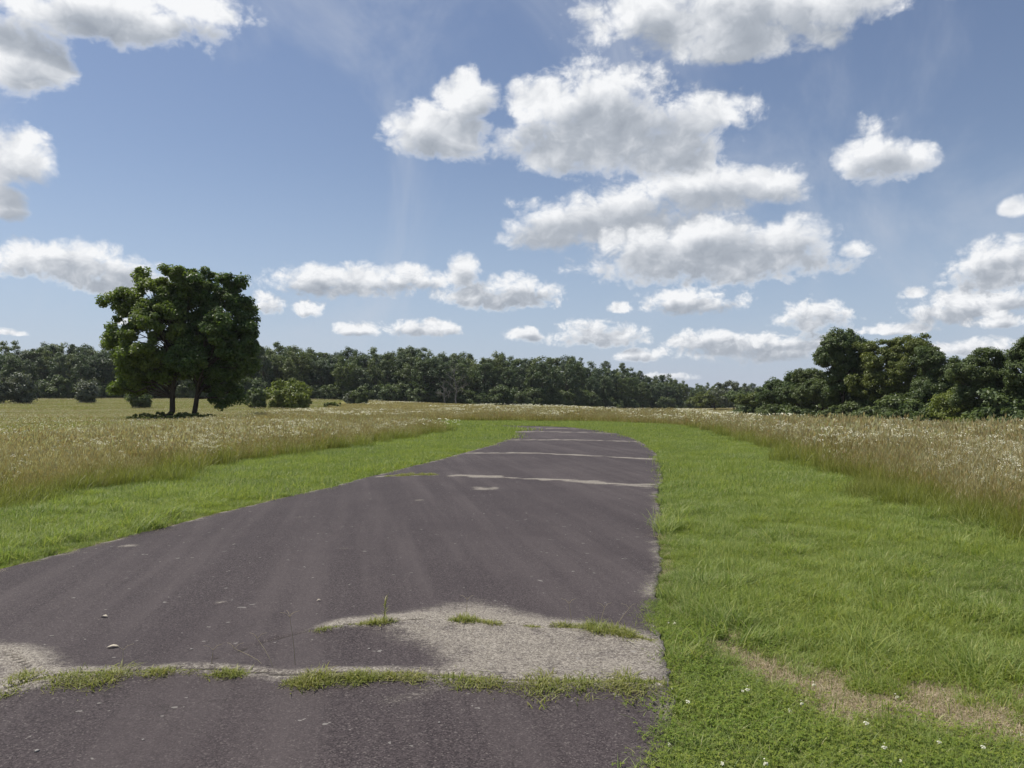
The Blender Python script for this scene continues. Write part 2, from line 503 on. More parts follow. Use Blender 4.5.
    c = n.mix(n.m('MULTIPLY', speck, .6), c, (.30, .28, .25))
    c = n.mix(n.mr(ck, .3, .8, 0, .92), c, (.025, .02, .016))
    hgt = n.m('ADD', n.m('MULTIPLY', stone, .5), n.m('MULTIPLY', grit2, .5))
    finish(n, principled(n, c, .82, .25, (hgt, 1.0, .009)))
    me = make_mesh('road', V4, [q, sk1, sk2], [m], col=colr, smooth=True)
    o = link('road', me)
    tag(o, 'cracked purplish grey asphalt road curving away through the meadow', 'road', kind='structure')
    return P, z
RP, RZ = build_road()

def road_z(x, y):
    d = (RP[:, 0] - x)**2 + (RP[:, 1] - y)**2
    return RZ[d.argmin()]

# ------------------------------------------------------------------ grass blades
def blades(G, n, pos, h, w, lean, az, seg=3, mat=0, shade=None, droop=.35, tip=.0, z0=None):
    """n bent tapered blades: pos (n,2)"""
    t = np.linspace(0, 1, seg + 1)
    dx, dy = np.cos(az), np.sin(az)
    sa = az + PI / 2 + rng.normal(0, .5, n)
    sx, sy = np.cos(sa), np.sin(sa)
    z0 = np.zeros(n) if z0 is None else z0
    V = np.zeros((n, 2 * seg + 1, 3)); C = np.zeros((n, 2 * seg + 1, 3))
    sh = rng.random(n) if shade is None else shade
    for k in range(seg + 1):
        tk = t[k]
        ho = lean * h * tk**1.7
        vz = h * (tk - droop * np.clip(lean, 0, 1.6) * tk**2.2)
        cx, cy = pos[:, 0] + dx * ho, pos[:, 1] + dy * ho
        wk = w * (1 - tk)**.6 * (1 if k else .8)
        if k < seg:
            for s, j in ((-1, 2 * k), (1, 2 * k + 1)):
                V[:, j, 0] = cx + s * sx * wk / 2; V[:, j, 1] = cy + s * sy * wk / 2; V[:, j, 2] = z0 + vz
                C[:, j, 0] = sh; C[:, j, 1] = tk
        else:
            V[:, 2 * seg, 0] = cx; V[:, 2 * seg, 1] = cy; V[:, 2 * seg, 2] = z0 + vz
            C[:, 2 * seg, 0] = sh; C[:, 2 * seg, 1] = 1
    b = (np.arange(n) * (2 * seg + 1))[:, None]
    qs = [np.concatenate([b + o for o in (2 * k, 2 * k + 1, 2 * k + 3, 2 * k + 2)], 1) for k in range(seg - 1)]
    tr = np.concatenate([b + 2 * seg - 2, b + 2 * seg - 1, b + 2 * seg], 1)
    G.add(V.reshape(-1, 3), qs + [tr], mat, C.reshape(-1, 3))

def disc_pos(n, r): 
    a = rng.random(n) * 2 * PI; q = r * np.sqrt(rng.random(n))
    return np.stack([q * np.cos(a), q * np.sin(a)], 1)

def seedheads(G, n, tip, ln, w, mat):
    """slim spindle-shaped grass heads, two crossed diamonds each"""
    sh = rng.random(n)
    for rot in (0, PI / 2):
        a = rng.random(n) * PI if rot == 0 else a + PI / 2
        tx = rng.normal(0, .25, n) * ln; ty = rng.normal(0, .25, n) * ln
        V = np.zeros((n, 4, 3)); C = np.zeros((n, 4, 3)); C[..., 0] = sh[:, None]; C[:, 2, 1] = 1
        V[:, 0] = tip
        V[:, 2] = tip + np.stack([tx, ty, ln], 1)
        mid = tip + np.stack([tx * .4, ty * .4, ln * .45], 1)
        s = np.stack([np.cos(a), np.sin(a), 0 * a], 1) * (w / 2)[:, None]
        V[:, 1] = mid - s; V[:, 3] = mid + s
        b = (np.arange(n) * 4)[:, None]
        G.add(V.reshape(-1, 3), [np.concatenate([b, b + 1, b + 2, b + 3], 1)], mat, C.reshape(-1, 3))

def flower_discs(G, pos, r, mat, sides=6):
    n = len(pos)
    an = np.arange(sides) / sides * 2 * PI
    nx, ny = rng.normal(0, .35, n), rng.normal(0, .35, n)
    V = np.zeros((n, sides, 3))
    for k in range(sides):
        cx, cy = np.cos(an[k]) * r, np.sin(an[k]) * r
        V[:, k, 0] = pos[:, 0] + cx; V[:, k, 1] = pos[:, 1] + cy
        V[:, k, 2] = pos[:, 2] - nx * cx - ny * cy
    b = (np.arange(n) * sides)[:, None]
    C = np.zeros((n * sides, 3)); C[:, 0] = .5
    G.add(V.reshape(-1, 3), [b + np.arange(sides)], mat, C)

PROTO = {}
def proto(kind, me):
    c = PROTO.get(kind)
    if c is None:
        c = PROTO[kind] = bpy.data.collections.new('patches_' + kind)
    c.objects.link(bpy.data.objects.new(kind + '_patch', me))

R = lambda a, b, n: a + (b - a) * rng.random(n)
# mown verge: close, middle and far versions (blades get broader, patches bigger)
for k in range(6):
    G = Geo(); n = 190
    pos = rng.normal(0, .07, (n, 2))
    dom = rng.random() * 2 * PI
    blades(G, n, pos, R(.05, .15, n), R(.004, .0085, n), np.abs(rng.normal(.85, .5, n)), dom + rng.normal(0, 1.2, n), 3)
    m = 14
    blades(G, m, rng.normal(0, .08, (m, 2)), R(.02, .06, m), R(.003, .006, m), R(.8, 2, m), R(0, 6.28, m), 2, shade=R(.93, 1, m))
    proto('lawn_near', G.mesh('lawn_near', [M_LAWN]))
for k in range(5):
    G = Geo(); n = 330
    dom = rng.random() * 2 * PI
    blades(G, n, rng.normal(0, .17, (n, 2)), R(.05, .17, n), R(.008, .015, n), np.abs(rng.normal(.8, .5, n)), dom + rng.normal(0, 1.2, n), 2)
    proto('lawn_mid', G.mesh('lawn_mid', [M_LAWN]))
for k in range(4):
    G = Geo(); n = 420
    blades(G, n, rng.normal(0, .4, (n, 2)), R(.06, .17, n), R(.014, .026, n), np.abs(rng.normal(.6, .4, n)), R(0, 6.28, n), 2)
    proto('lawn_far', G.mesh('lawn_far', [M_LAWN]))
# clover mat: little three-leaf fans and low blades, white heads on some
for k in range(6):
    G = Geo(); n = 70
    pos = rng.normal(0, .085, (n, 2)); hz = R(.02, .065, n)
    for lf in range(3):
        a = R(0, 6.28, n) if lf == 0 else a + 2.094
        s = R(.004, .007, n)
        sh = rng.random(n)
        V = np.zeros((n, 4, 3)); C = np.zeros((n, 4, 3)); C[..., 0] = sh[:, None]; C[..., 1] = .3
        ca, sa = np.cos(a), np.sin(a)
        V[:, 0] = np.stack([pos[:, 0], pos[:, 1], hz], 1)
        V[:, 2] = np.stack([pos[:, 0] + ca * s * 2, pos[:, 1] + sa * s * 2, hz + R(-.006, .006, n)], 1)
        m_ = np.stack([pos[:, 0] + ca * s * 1.2, pos[:, 1] + sa * s * 1.2, hz + .004], 1)
        sd = np.stack([-sa * s * .9, ca * s * .9, 0 * s], 1)
        V[:, 1] = m_ - sd; V[:, 3] = m_ + sd
        b = (np.arange(n) * 4)[:, None]
        G.add(V.reshape(-1, 3), [np.concatenate([b, b + 1, b + 2, b + 3], 1)], 0, C.reshape(-1, 3))
    m = 210
    blades(G, m, rng.normal(0, .09, (m, 2)), R(.03, .095, m), R(.004, .007, m), np.abs(rng.normal(.9, .5, m)), R(0, 6.28, m), 3, mat=1)
    if k < 1:
        hp = np.array([rng.normal(0, .05), rng.normal(0, .05), .085])
        blades(G, 1, hp[None, :2], np.array([.085]), np.array([.003]), np.array([.05]), np.array([0.]), 2, mat=1)
        q = hp + rng.normal(0, 1, (20, 3)) * (.0045, .0045, .004)
        flower_discs(G, q, .0032, 2, 5)
    proto('clover', G.mesh('clover', [M_CLOVER, M_LAWN, M_WHITE]))
# dead, flattened grass
for k in range(4):
    G = Geo(); n = 170
    blades(G, n, rng.normal(0, .09, (n, 2)), R(.02, .07, n), R(.002, .005, n), R(.7, 2.2, n), R(0, 6.28, n), 2, droop=.42)
    m = 18
    blades(G, m, rng.normal(0, .09, (m, 2)), R(.03, .09, m), R(.003, .005, m), np.abs(rng.normal(.6, .3, m)), R(0, 6.28, m), 2, mat=1)
    proto('dead', G.mesh('dead', [M_DEAD, M_LAWN]))
# tall meadow: leafy green feet, tan and russet stalks with heads
def meadow_patch(kind, r, ns, nl, sw, lw, hw, variants, hmin=.45, hmax=.88, green=1.0):
    for k in range(variants):
        G = Geo()
        pos = disc_pos(nl, r)
        blades(G, nl, pos, R(.2, .68, nl) * green * hmax / .88, R(lw * .7, lw * 1.3, nl), np.abs(rng.normal(.55, .3, nl)), R(0, 6.28, nl), 3, mat=0)
        pos = disc_pos(ns, r); h = R(hmin, hmax, ns); ln = np.abs(rng.normal(.16, .10, ns)); az = R(0, 6.28, ns)
        blades(G, ns, pos, h, np.full(ns, sw), ln, az, 3, mat=1, droop=.1)
        # stalk leaves, tan
        m = ns // 2
        blades(G, m, pos[:m], R(.15, .4, m), np.full(m, lw), R(.4, 1.2, m), R(0, 6.28, m), 2, mat=1, z0=R(.1, .45, m))
        tip = np.stack([pos[:, 0] + np.cos(az) * ln * h, pos[:, 1] + np.sin(az) * ln * h, h * (1 - .1 * ln) - .02], 1)
        seedheads(G, ns, tip, R(.06, .15, ns), R(hw * .6, hw * 1.3, ns), 2)
        proto(kind, G.mesh(kind, [M_LEAFG, M_STEM, M_SEED]))
meadow_patch('meadow_near', .35, 74, 215, .0032, .006, .013, 6)
meadow_patch('meadow_mid', .7, 130, 300, .007, .013, .028, 5)
meadow_patch('meadow_far', 1.6, 260, 300, .020, .034, .06, 4, hmin=.42, hmax=.78)
meadow_patch('meadow_distant', 3.4, 380, 420, .035, .06, .10, 4, hmin=.25, hmax=.5)
# green fringe of the meadow: tall blades, few stalks
for k in range(4):
    G = Geo(); n = 170
    blades(G, n, disc_pos(n, .3), R(.18, .52, n), R(.005, .009, n), np.abs(rng.normal(.5, .3, n)), R(0, 6.28, n), 3, mat=0, shade=R(0, .75, n))
    proto('fringe', G.mesh('fringe', [M_LEAFG]))
for k in range(4):
    G = Geo(); n = 34; dom = rng.random() * 2 * PI
    blades(G, n, rng.normal(0, .05, (n, 2)), R(.12, .27, n), R(.005, .009, n), np.abs(rng.normal(.8, .3, n)), dom + rng.normal(0, .9, n), 4)
    proto('fringe_s', G.mesh('fringe_s', [M_LAWN]))
# white-flowered herbs of the meadow (flat-topped clusters)
def herb_patch(kind, r, plants, discs, dr, spread, sw, variants):
    for k in range(variants):
        G = Geo()
        pos = disc_pos(plants, r); h = R(.55, .88, plants); az = R(0, 6.28, plants); ln = np.abs(rng.normal(.1, .06, plants))
        blades(G, plants, pos, h, np.full(plants, sw), ln, az, 3, mat=0, droop=.05)
        for i in range(plants):
            top = np.array([pos[i, 0] + math.cos(az[i]) * ln[i] * h[i], pos[i, 1] + math.sin(az[i]) * ln[i] * h[i], h[i]])
            q = np.concatenate([disc_pos(discs, spread), rng.normal(0, .018, (discs, 1))], 1) + top
            flower_discs(G, q, dr, 1, 6)
        proto(kind, G.mesh(kind, [M_LEAFG, M_WHITE]))
herb_patch('herb_near', .3, 6, 24, .0068, .06, .004, 5)
herb_patch('herb_mid', .7, 16, 14, .0118, .08, .008, 5)
herb_patch('herb_far', 1.6, 34, 6, .032, .14, .02, 4)
herb_patch('herb_distant', 3.6, 60, 4, .06, .25, .03, 4)
# hay field
for k in range(4):
    G = Geo(); n = 420
    blades(G, n, disc_pos(n, 1.7), R(.10, .30, n), R(.03, .06, n), np.abs(rng.normal(.5, .3, n)), R(0, 6.28, n), 2)
    m = 24; hp = disc_pos(m, 1.7); hh = R(.2, .36, m)
    blades(G, m, hp, hh, np.full(m, .018), R(.05, .2, m), R(0, 6.28, m), 2, mat=2, droop=.1)
    seedheads(G, m, np.concatenate([hp, hh[:, None] - .03], 1), R(.06, .12, m), R(.03, .05, m), 3)
    m = 26
    flower_discs(G, np.concatenate([disc_pos(m, 1.7), R(.22, .36, (m))[:, None]], 1), .022, 1, 5)
    proto('hay', G.mesh('hay', [M_HAY, M_WHITE, M_STEM, M_SEED]))

def jgrid(x0, x1, y0, y1, s, jit=.5):
    xs = np.arange(x0, x1, s); ys = np.arange(y0, y1, s)
    X, Y = np.meshgrid(xs, ys)
    P = np.stack([X.ravel(), Y.ravel()], 1)
    return P + (rng.random(P.shape) - .5) * 2 * jit * s

def invew(P, margin=5.0):
    return (np.abs(P[:, 0]) < .70 * np.maximum(P[:, 1], 0) + margin) & (P[:, 1] > -2)

def scatter(name, P, kind, smin, smax, label, cat, scale=None, zoff=0.0, squash=None):
    n = len(P)
    z = H(P[:, 0], P[:, 1]) + zoff
    me = bpy.data.meshes.new(name)
    me.vertices.add(n)
    me.vertices.foreach_set('co', np.concatenate([P, z[:, None]], 1).astype(np.float32).ravel())
    sc = R(smin, smax, n) if scale is None else scale * R(smin, smax, n)
    for nm, ty, data in (('turn', 'FLOAT', R(0, 6.28, n)), ('size', 'FLOAT', sc), ('pick', 'INT', rng.integers(0, 1000, n) % len(PROTO[kind].objects))):
        a = me.attributes.new(nm, ty, 'POINT')
        a.data.foreach_set('value', np.asarray(data, np.int32 if ty == 'INT' else np.float32))
    o = link(name, me)
    g = bpy.data.node_groups.new('spread_' + kind, 'GeometryNodeTree')
    g.interface.new_socket('Geometry', in_out='INPUT', socket_type='NodeSocketGeometry')
    g.interface.new_socket('Geometry', in_out='OUTPUT', socket_type='NodeSocketGeometry')
    N = g.nodes.new
    gi, go = N('NodeGroupInput'), N('NodeGroupOutput')
    ci = N('GeometryNodeCollectionInfo'); ci.inputs['Collection'].default_value = PROTO[kind]
    ci.inputs['Separate Children'].default_value = True; ci.inputs['Reset Children'].default_value = True
    ip = N('GeometryNodeInstanceOnPoints'); ip.inputs['Pick Instance'].default_value = True
    def attr(nm, ty):
        a = N('GeometryNodeInputNamedAttribute'); a.data_type = ty; a.inputs['Name'].default_value = nm
        return a.outputs['Attribute']
    cx = N('ShaderNodeCombineXYZ'); g.links.new(attr('turn', 'FLOAT'), cx.inputs[2])
    er = N('FunctionNodeEulerToRotation'); g.links.new(cx.outputs[0], er.inputs[0])
    cs = N('ShaderNodeCombineXYZ'); sz = attr('size', 'FLOAT')
    for i in range(3): g.links.new(sz, cs.inputs[i])
    g.links.new(gi.outputs[0], ip.inputs['Points']); g.links.new(ci.outputs[0], ip.inputs['Instance'])
    g.links.new(attr('pick', 'INT'), ip.inputs['Instance Index'])
    g.links.new(er.outputs[0], ip.inputs['Rotation']); g.links.new(cs.outputs[0], ip.inputs['Scale'])
    g.links.new(ip.outputs[0], go.inputs[0])
    md = o.modifiers.new('spread', 'NODES'); md.node_group = g
    tag(o, label, cat, kind='stuff')
    return o

# dead strip and clover zone beside the road (pixel outlines)
DEAD = px_line([(700, 655), (745, 662), (800, 672), (850, 690), (920, 690), (1040, 690), (1200, 690), (1200, 735), (1030, 735), (900, 718), (830, 706), (790, 690), (740, 672)])
CLOV = np.concatenate([px_line([(655, 645), (690, 640), (740, 668), (800, 700), (850, 715), (960, 735), (1100, 745)]), [(3.2, 0), (3.2, -2), (-.3, -2), (.2, 0)]])
DEADLINE = px_line([(700, 655), (760, 668), (810, 682), (850, 700), (920, 706), (1040, 710), (1200, 712)])

def zone(P):
    sd = road_sd(P)
    vg = inside(P, VERGE) & (sd > .0)
    return sd, vg

P = jgrid(-12, 11, -1.5, 13, .115); P = P[invew(P, 4)]
sd, vg = zone(P)
P, sd = P[vg], sd[vg]
dd = seg_dist(P, DEADLINE) + .10 * lump(P, 3) + rng.normal(0, .05, len(P))
indead = (dd < .29 + .05 * np.clip(P[:, 0] - 1.5, 0, 4)) & (P[:, 0] > 1.2)
inclov = inside(P + .10 * np.stack([lump(P, 5), lump(P[:, ::-1], 5)], 1) + rng.normal(0, .16, P.shape), CLOV) & ~indead
shortgap = (lump(P, 2.6) < -1.5)
lawn = ~indead & ~inclov & (sd > .0)
hs = np.clip(.88 + .10 * lump(P, 1.3) + .14 * lump(P, 5), .5, 1.6) * np.clip(.45 + sd / .9, .45, 1.0) * (1 + .35 * ss(.9, .2, seg_dist(P, np.concatenate([R_BOUND]))))
hs = np.where(P[:, 0] < 0, hs * 1.15, hs)
front_ = (P[:, 1] < np.interp(P[:, 0], DEADLINE[:, 0], DEADLINE[:, 1])) & (P[:, 0] > 1.2)
hs = np.where(front_, hs * (.35 + .5 * ss(.3, 1.5, dd)), hs)
scatter('verge_grass', P[lawn], 'lawn_near', .8, 1.25, 'mown bright green grass in the verges close to the road', 'grass', scale=hs[lawn])
scatter('clover_patch', P[inclov & (sd > .0)], 'clover', .8, 1.25, 'low clover with tiny white heads at the road edge', 'clover')
Pd = P[indead]; scatter('dead_grass', np.concatenate([Pd, Pd + rng.normal(0, .05, Pd.shape)]), 'dead', .7, 1.2, 'strip of flattened straw-brown dead grass crossing the verge', 'dead grass')
thin_ = (indead & (rng.random(len(P)) < .16)) | (inclov & (rng.random(len(P)) < .40 + .2 * lump(P, 2.2)))
scatter('tuft_grass', P[thin_], 'lawn_near', .5, .9, 'thin green blades sprouting through the clover and dead strip', 'grass')

Q = jgrid(-.2, 2.0, 2.2, 6.2, .06); qs_ = road_sd(Q)
sp_ = (qs_ < .03) & (qs_ > -.16) & (rng.random(len(Q)) < .55 * np.exp(-np.clip(-qs_, 0, 1) / .06)) & (Q[:, 0] > .3)
scatter('clover_patch', Q[sp_], 'clover', .35, .7, 'clover runners creeping from the verge onto the asphalt', 'clover', zoff=.015)
ek = (sd < .16) & (rng.random(len(P)) < .6)
E_ = P[ek] + rng.normal(0, .05, (ek.sum(), 2))
scatter('edge_thatch', E_[np.abs(road_sd(E_)) < .15], 'dead', .4, .8, 'straw-coloured thatch along the crumbling road edges', 'dead grass', zoff=.01)
lk = lawn & ~front_ & (lump(P, 1.7) + rng.normal(0, .6, len(P)) > 1.9)
scatter('tall_tufts', P[lk], 'fringe_s', .75, 1.2, 'longer glossy grass tufts standing out of the mown verge', 'grass')
P = jgrid(-16, 18, 12.6, 33, .27); P = P[invew(P, 4)]
sd, vg = zone(P); P = P[vg & (sd > .06)]; sd = sd[vg & (sd > .06)]
hs = np.clip(.9 + .10 * lump(P, 1.0) + .1 * lump(P, 4), .5, 1.5) * np.clip(.5 + sd / 1.0, .5, 1.05)
scatter('verge_grass', P, 'lawn_mid', .8, 1.25, 'mown green grass along the middle stretch of the road', 'grass', scale=hs)
P = jgrid(-30, 30, 32.5, 66, .6); P = P[invew(P, 4)]
sd, vg = zone(P); P = P[vg & (sd > .2)]
hs = np.clip(.95 + .2 * lump(P, .6), .5, 1.5)
hs *= 1 + .35 * ((P[:, 1] > 42) & (P[:, 1] < 48.5) & (P[:, 0] < .5))
scatter('verge_grass', P, 'lawn_far', .8, 1.25, 'green grass round the far bend of the road', 'grass', scale=hs)

# tall meadow on both sides
def tall_zone(P):
    vg = inside(P, VERGE)
    lm = inside(P, L_MEADOW)
    rm = ~vg & ~lm & (((P[:, 0] > 2) & (P[:, 1] < 64)) | ((P[:, 1] > 60)))
    sd = road_sd(P)
    return (lm | rm) & (sd > 2.0)
def bound_d(P): return np.minimum(seg_dist(P, R_BOUND), seg_dist(P, L_BOUND))

def strip(y0, y1, x0, x1, s, kind, herb, herbs, share, label, hl, smin=.8, smax=1.2, zone_=tall_zone, dens=1.0):
    P = jgrid(x0, x1, y0, y1, s); P = P[invew(P, 6)]
    P = P[zone_(P)]
    bd = bound_d(P)
    sc = np.clip(.93 + .10 * lump(P, .7), .6, 1.25) * np.clip(.68 + bd / 2.2, .68, 1.0) * np.where((P[:, 0] < -3) & (P[:, 1] < 110), .80, 1.0)
    scatter('meadow_grass', P, kind, smin, smax, label, 'meadow grass', scale=sc)
    k = lump(P, .45 if s < 1 else .16)
    hp = (rng.random(len(P)) < share * np.clip(.6 + .9 * k, .04, 2.6)) & (bd > .35)
    if herb and hp.any():
        Q = P[hp] + rng.normal(0, s * .3, (hp.sum(), 2))
        scatter('white_wildflowers', Q, herb, .85, 1.15, hl, 'wildflowers', scale=np.clip(.97 + .08 * lump(Q, .7), .7, 1.2) * np.where((Q[:, 0] < -3) & (Q[:, 1] < 110), .82, 1.0))
strip(-2, 17, -20, 24, .36, 'meadow_near', 'herb_near', 1, .7, 'tall tan and russet meadow grass close to the mown verge', 'small white wildflowers in the tall grass near the verge')
strip(17, 40, -34, 36, .62, 'meadow_mid', 'herb_mid', 1, 1.25, 'tall tan meadow grass beside the middle of the road', 'white wildflowers scattered through the middle of the meadow')
strip(40, 100, -60, 75, 1.5, 'meadow_far', 'herb_far', 1, .3, 'pale meadow grass stretching beyond the bend', 'white wildflowers whitening the distant meadow', zone_=lambda P: tall_zone(P) & ((P[:, 0] > -15.6 - .185 * (P[:, 1] - 36))))
strip(100, 330, -40, 130, 3.6, 'meadow_distant', 'herb_distant', 1, .07, 'pale meadow grass stretching up to the woods', 'white wildflowers in the meadow before the woods', .9, 1.1, zone_=lambda P: tall_zone(P) & ((P[:, 0] > -27 - .12 * (P[:, 1] - 100))) )
P = jgrid(-12, 11, 2, 16, .26); P = P[invew(P, 4)]
bd = bound_d(P); ok = (bd < .50 + .25 * lump(P, 1.0)) & (rng.random(len(P)) < .75) & (road_sd(P) > 1.6)
scatter('fringe_grass', P[ok], 'fringe', .6, 1.05, 'long green grass fringing the tall meadow near the camera', 'grass')
P = jgrid(-18, 22, 3, 40, .5); P = P[invew(P, 4)]
P = P[tall_zone(P)]; bd = bound_d(P)
ok = rng.random(len(P)) < np.clip(.16 + .20 * lump(P, .8), 0, .6) * ss(7, 1, bd)
scatter('fringe_grass', P[ok], 'fringe', 1.1, 1.6, 'drifts of tall green grass inside the tan meadow', 'grass')
P = jgrid(-26, 20, 16, 46, .6); P = P[invew(P, 4)]
bd = bound_d(P); ok = (bd < .55 + .25 * lump(P, 1.0)) & (rng.random(len(P)) < .7) & (road_sd(P) > 1.8)
scatter('fringe_grass', P[ok], 'fringe', 1.0, 1.5, 'long green grass fringing the meadow further along', 'grass')
# low hay field beyond the left strip
def hay_zone(P):
    vg = inside(P, VERGE); lm = inside(P, L_MEADOW)
    return ~vg & ~lm & ((P[:, 0] < -14.6) & ((P[:, 1] < 42) | (P[:, 0] < -15.6 - .185 * (P[:, 1] - 36))) ) & (road_sd(P) > 1.0)
P = jgrid(-100, -16, 2, 110, 1.45); P = P[invew(P, 8)]; P = P[hay_zone(P)]
scatter('hay_grass', P, 'hay', .8, 1.2, 'short yellow-green hay field around the paired trees', 'hay')
P = jgrid(-200, -30, 110, 235, 2.6); P = P[invew(P, 8)]; P = P[hay_zone(P)]
scatter('hay_grass', P, 'hay', 1.1, 1.4, 'pale hay field rising to the edge of the woods', 'hay')

# ------------------------------------------------------------------ weeds in the cracks: each clump is a thing
def clump(pts, n, hmin, hmax, wid, label, seed=0):
    L = px_line([(a, b + (5 if b > 650 else 1 if b > 600 else 0)) for a, b in pts]); n = int(n * 1.9)
    c = L.mean(0)
    seglen = np.concatenate([[0], np.cumsum(np.linalg.norm(np.diff(L, axis=0), axis=1))])
    s = rng.random(n) * seglen[-1]
    x = np.interp(s, seglen, L[:, 0]); y = np.interp(s, seglen, L[:, 1])
    prof = .35 + .65 * np.sin(np.clip(s / seglen[-1], 0, 1) * PI)**.6
    prof *= .75 + .35 * np.sin(s * 19 + n) * np.sin(s * 7.3)
    y = y + rng.normal(0, 1, n) * wid * 1.75 * prof; x = x + rng.normal(0, .02, n)
    G = Geo()
    pos = np.stack([x - c[0], y - c[1]], 1)
    z0 = np.array([road_z(a, b) for a, b in zip(x[::1], y[::1])]) - .012
    blades(G, n, pos, (.88 if L[:, 1].max() < 4.7 else 1.2) * R(hmin, hmax, n) * prof, R(.004, .009, n), np.abs(rng.normal(1.0, .5, n)), R(0, 6.28, n), 3, z0=z0)
    o = link('weed_clump', G.mesh('weed_clump', [M_WEED]))
    o.location = (c[0], c[1], 0)
    return tag(o, label, 'weeds', 'weed clumps growing in the road cracks')
clump([(-60, 712), (0, 701), (25, 694)], 420, .03, .085, .03, 'yellow-green weed clump cut by the picture edge in the front crack')
clump([(12, 680), (40, 684), (75, 683), (110, 681), (150, 678)], 1250, .03, .085, .055, 'widest weed mat of the front crack, beside the pale broken corner')
clump([(140, 677), (170, 677), (200, 677)], 420, .03, .075, .022, 'narrow weed clump between the wide mat and the small isolated tuft')
clump([(206, 680), (228, 679), (250, 679)], 330, .03, .075, .018, 'small isolated weed tuft just before the bare gap in the front crack')
clump([(283, 688), (315, 685), (350, 683), (400, 681)], 1150, .035, .11, .036, 'bright tall weed clump starting right after the bare gap')
clump([(395, 681), (430, 683), (470, 687), (510, 690)], 850, .03, .085, .038, 'middle weed clump of the front crack below the pale patch')
clump([(500, 690), (545, 690), (590, 688), (625, 688), (668, 686)], 1500, .03, .095, .06, 'weed clump of the front crack merging into the clover verge')
clump([(314, 639), (330, 636), (345, 634)], 150, .025, .06, .016, 'tiny first weed tuft of the second crack')
clump([(356, 633), (375, 631), (394, 630)], 280, .025, .07, .018, 'weed tuft round the foot of the upright weed')
clump([(450, 628), (475, 629), (500, 633)], 420, .03, .08, .022, 'weed tuft of the second crack amid the palest asphalt')
clump([(553, 633), (585, 635), (615, 639), (655, 648)], 950, .03, .09, .032, 'longest weed clump of the second crack by the verge')
clump([(526, 634), (533, 635), (541, 635.5)], 110, .02, .04, .01, 'sparse sprigs between two tufts of the second crack')
clump([(385, 478), (420, 476.6), (440, 476.8)], 900, .05, .10, .07, 'distant weeds in the third crack near the verge')

# single weeds and dry stalks
def upright_weed():
    x, y = gnd(385, 630); z = road_z(x, y)
    r = empty('upright_weed', (x, y, z), 'single upright green weed with narrow leaves standing in the second crack', 'weed')
    G = Geo()
    tube(G, [(0, 0, -.01), (.004, 0, .06), (.012, .0, .12), (.03, 0, .19)], [.003, .0026, .002, .0008], 5)
    link('stem', G.mesh('stem', [M_WEED]), r)
    for k in range(9):
        G = Geo(); zz = .03 + .013 * k
        blades(G, 2, np.array([[.005, 0], [.005, 0]]), R(.03, .05, 2), R(.006, .009, 2), R(.6, 1.3, 2), R(0, 6.28, 2), 3, z0=np.full(2, zz))
        link('leaf', G.mesh('leaf', [M_WEED]), r)
upright_weed()

def stalk(px, py, h, lean, az, branches, label, name='dry_stalk'):
    x, y = gnd(px, py); z = road_z(x, y)
    r = empty(name, (x, y, z), label, 'dry stalk', 'dry stalks standing in the road cracks')
    G = Geo()
    pth = [(math.cos(az) * lean * h * t**1.5, math.sin(az) * lean * h * t**1.5, h * t - .01) for t in (0, .33, .66, 1)]
    tube(G, pth, [.0022, .0019, .0016, .001], 5)
    link('stem', G.mesh('stem', [M_STRAW]), r)
    G = Geo(); tp = np.array(pth[-1])
    for b in range(branches):
        a = 2 * PI * b / branches + .5
        tube(G, [tp, tp + (math.cos(a) * .025, math.sin(a) * .018, .022), tp + (math.cos(a) * .06, math.sin(a) * .035, .03)], [.0011, .0009, .0005], 4)
    link('spike', G.mesh('spike', [M_STRAW]), r)
stalk(297, 672, .29, .12, PI, 4, 'tallest thin dry stalk with a forked top in the front crack')
stalk(275, 676, .15, .9, 2.6, 3, 'leaning dry stalk with a branching top before the bright weed clump')
stalk(265, 672, .09, 2.0, 3.0, 3, 'nearly flat dry stalk lying over the bare gap')
stalk(214, 675, .09, .1, 0, 2, 'short pale stalk above the small isolated tuft')
stalk(126, 676, .10, .25, 2.0, 2, 'short pale stalk rising from the wide weed mat')
stalk(467, 622, .10, .2, 1.5, 3, 'short dry stalk above the palest asphalt')
stalk(571, 630, .13, .2, 2.2, 3, 'dry stalk at the start of the longest second-crack clump')
stalk(600, 632, .12, .3, .6, 3, 'dry stalk in the middle of the longest second-crack clump')
stalk(616, 634, .13, .7, .2, 3, 'dry stalk leaning towards the verge over the second crack')

def leaf_on_road(px, py, ln, w, rz, label):
    x, y = gnd(px, py); z = road_z(x, y)
    V = []
    for t, ww, zz in ((0, .02, .004), (.25, .8, .008), (.5, 1, .012), (.75, .7, .010), (1, .02, .006)):
        V += [(ln * (t - .5), -w / 2 * ww, zz + .004 * ww), (ln * (t - .5), 0, zz), (ln * (t - .5), w / 2 * ww, zz + .004 * ww)]
    q = [(3 * i + j, 3 * i + 3 + j, 3 * i + 4 + j, 3 * i + 1 + j) for i in range(4) for j in range(2)]
    o = link('dry_leaf', make_mesh('dry_leaf', V, [np.array(q)], [M_DRYLEAF], smooth=True))
    md = o.modifiers.new('thick', 'SOLIDIFY'); md.thickness = .0012
    o.location = (x, y, z + .001); o.rotation_euler = (0, 0, rz)
    tag(o, label, 'leaf')
leaf_on_road(116, 652, .075, .035, .25, 'pale dry leaf lying on asphalt above the wide weed mat')
leaf_on_road(107, 621, .06, .03, -.2, 'pale dry leaf pair lying farther up the dark asphalt')
leaf_on_road(320, 606, .035, .02, .3, 'small pale dry leaf beyond the tallest stalk')

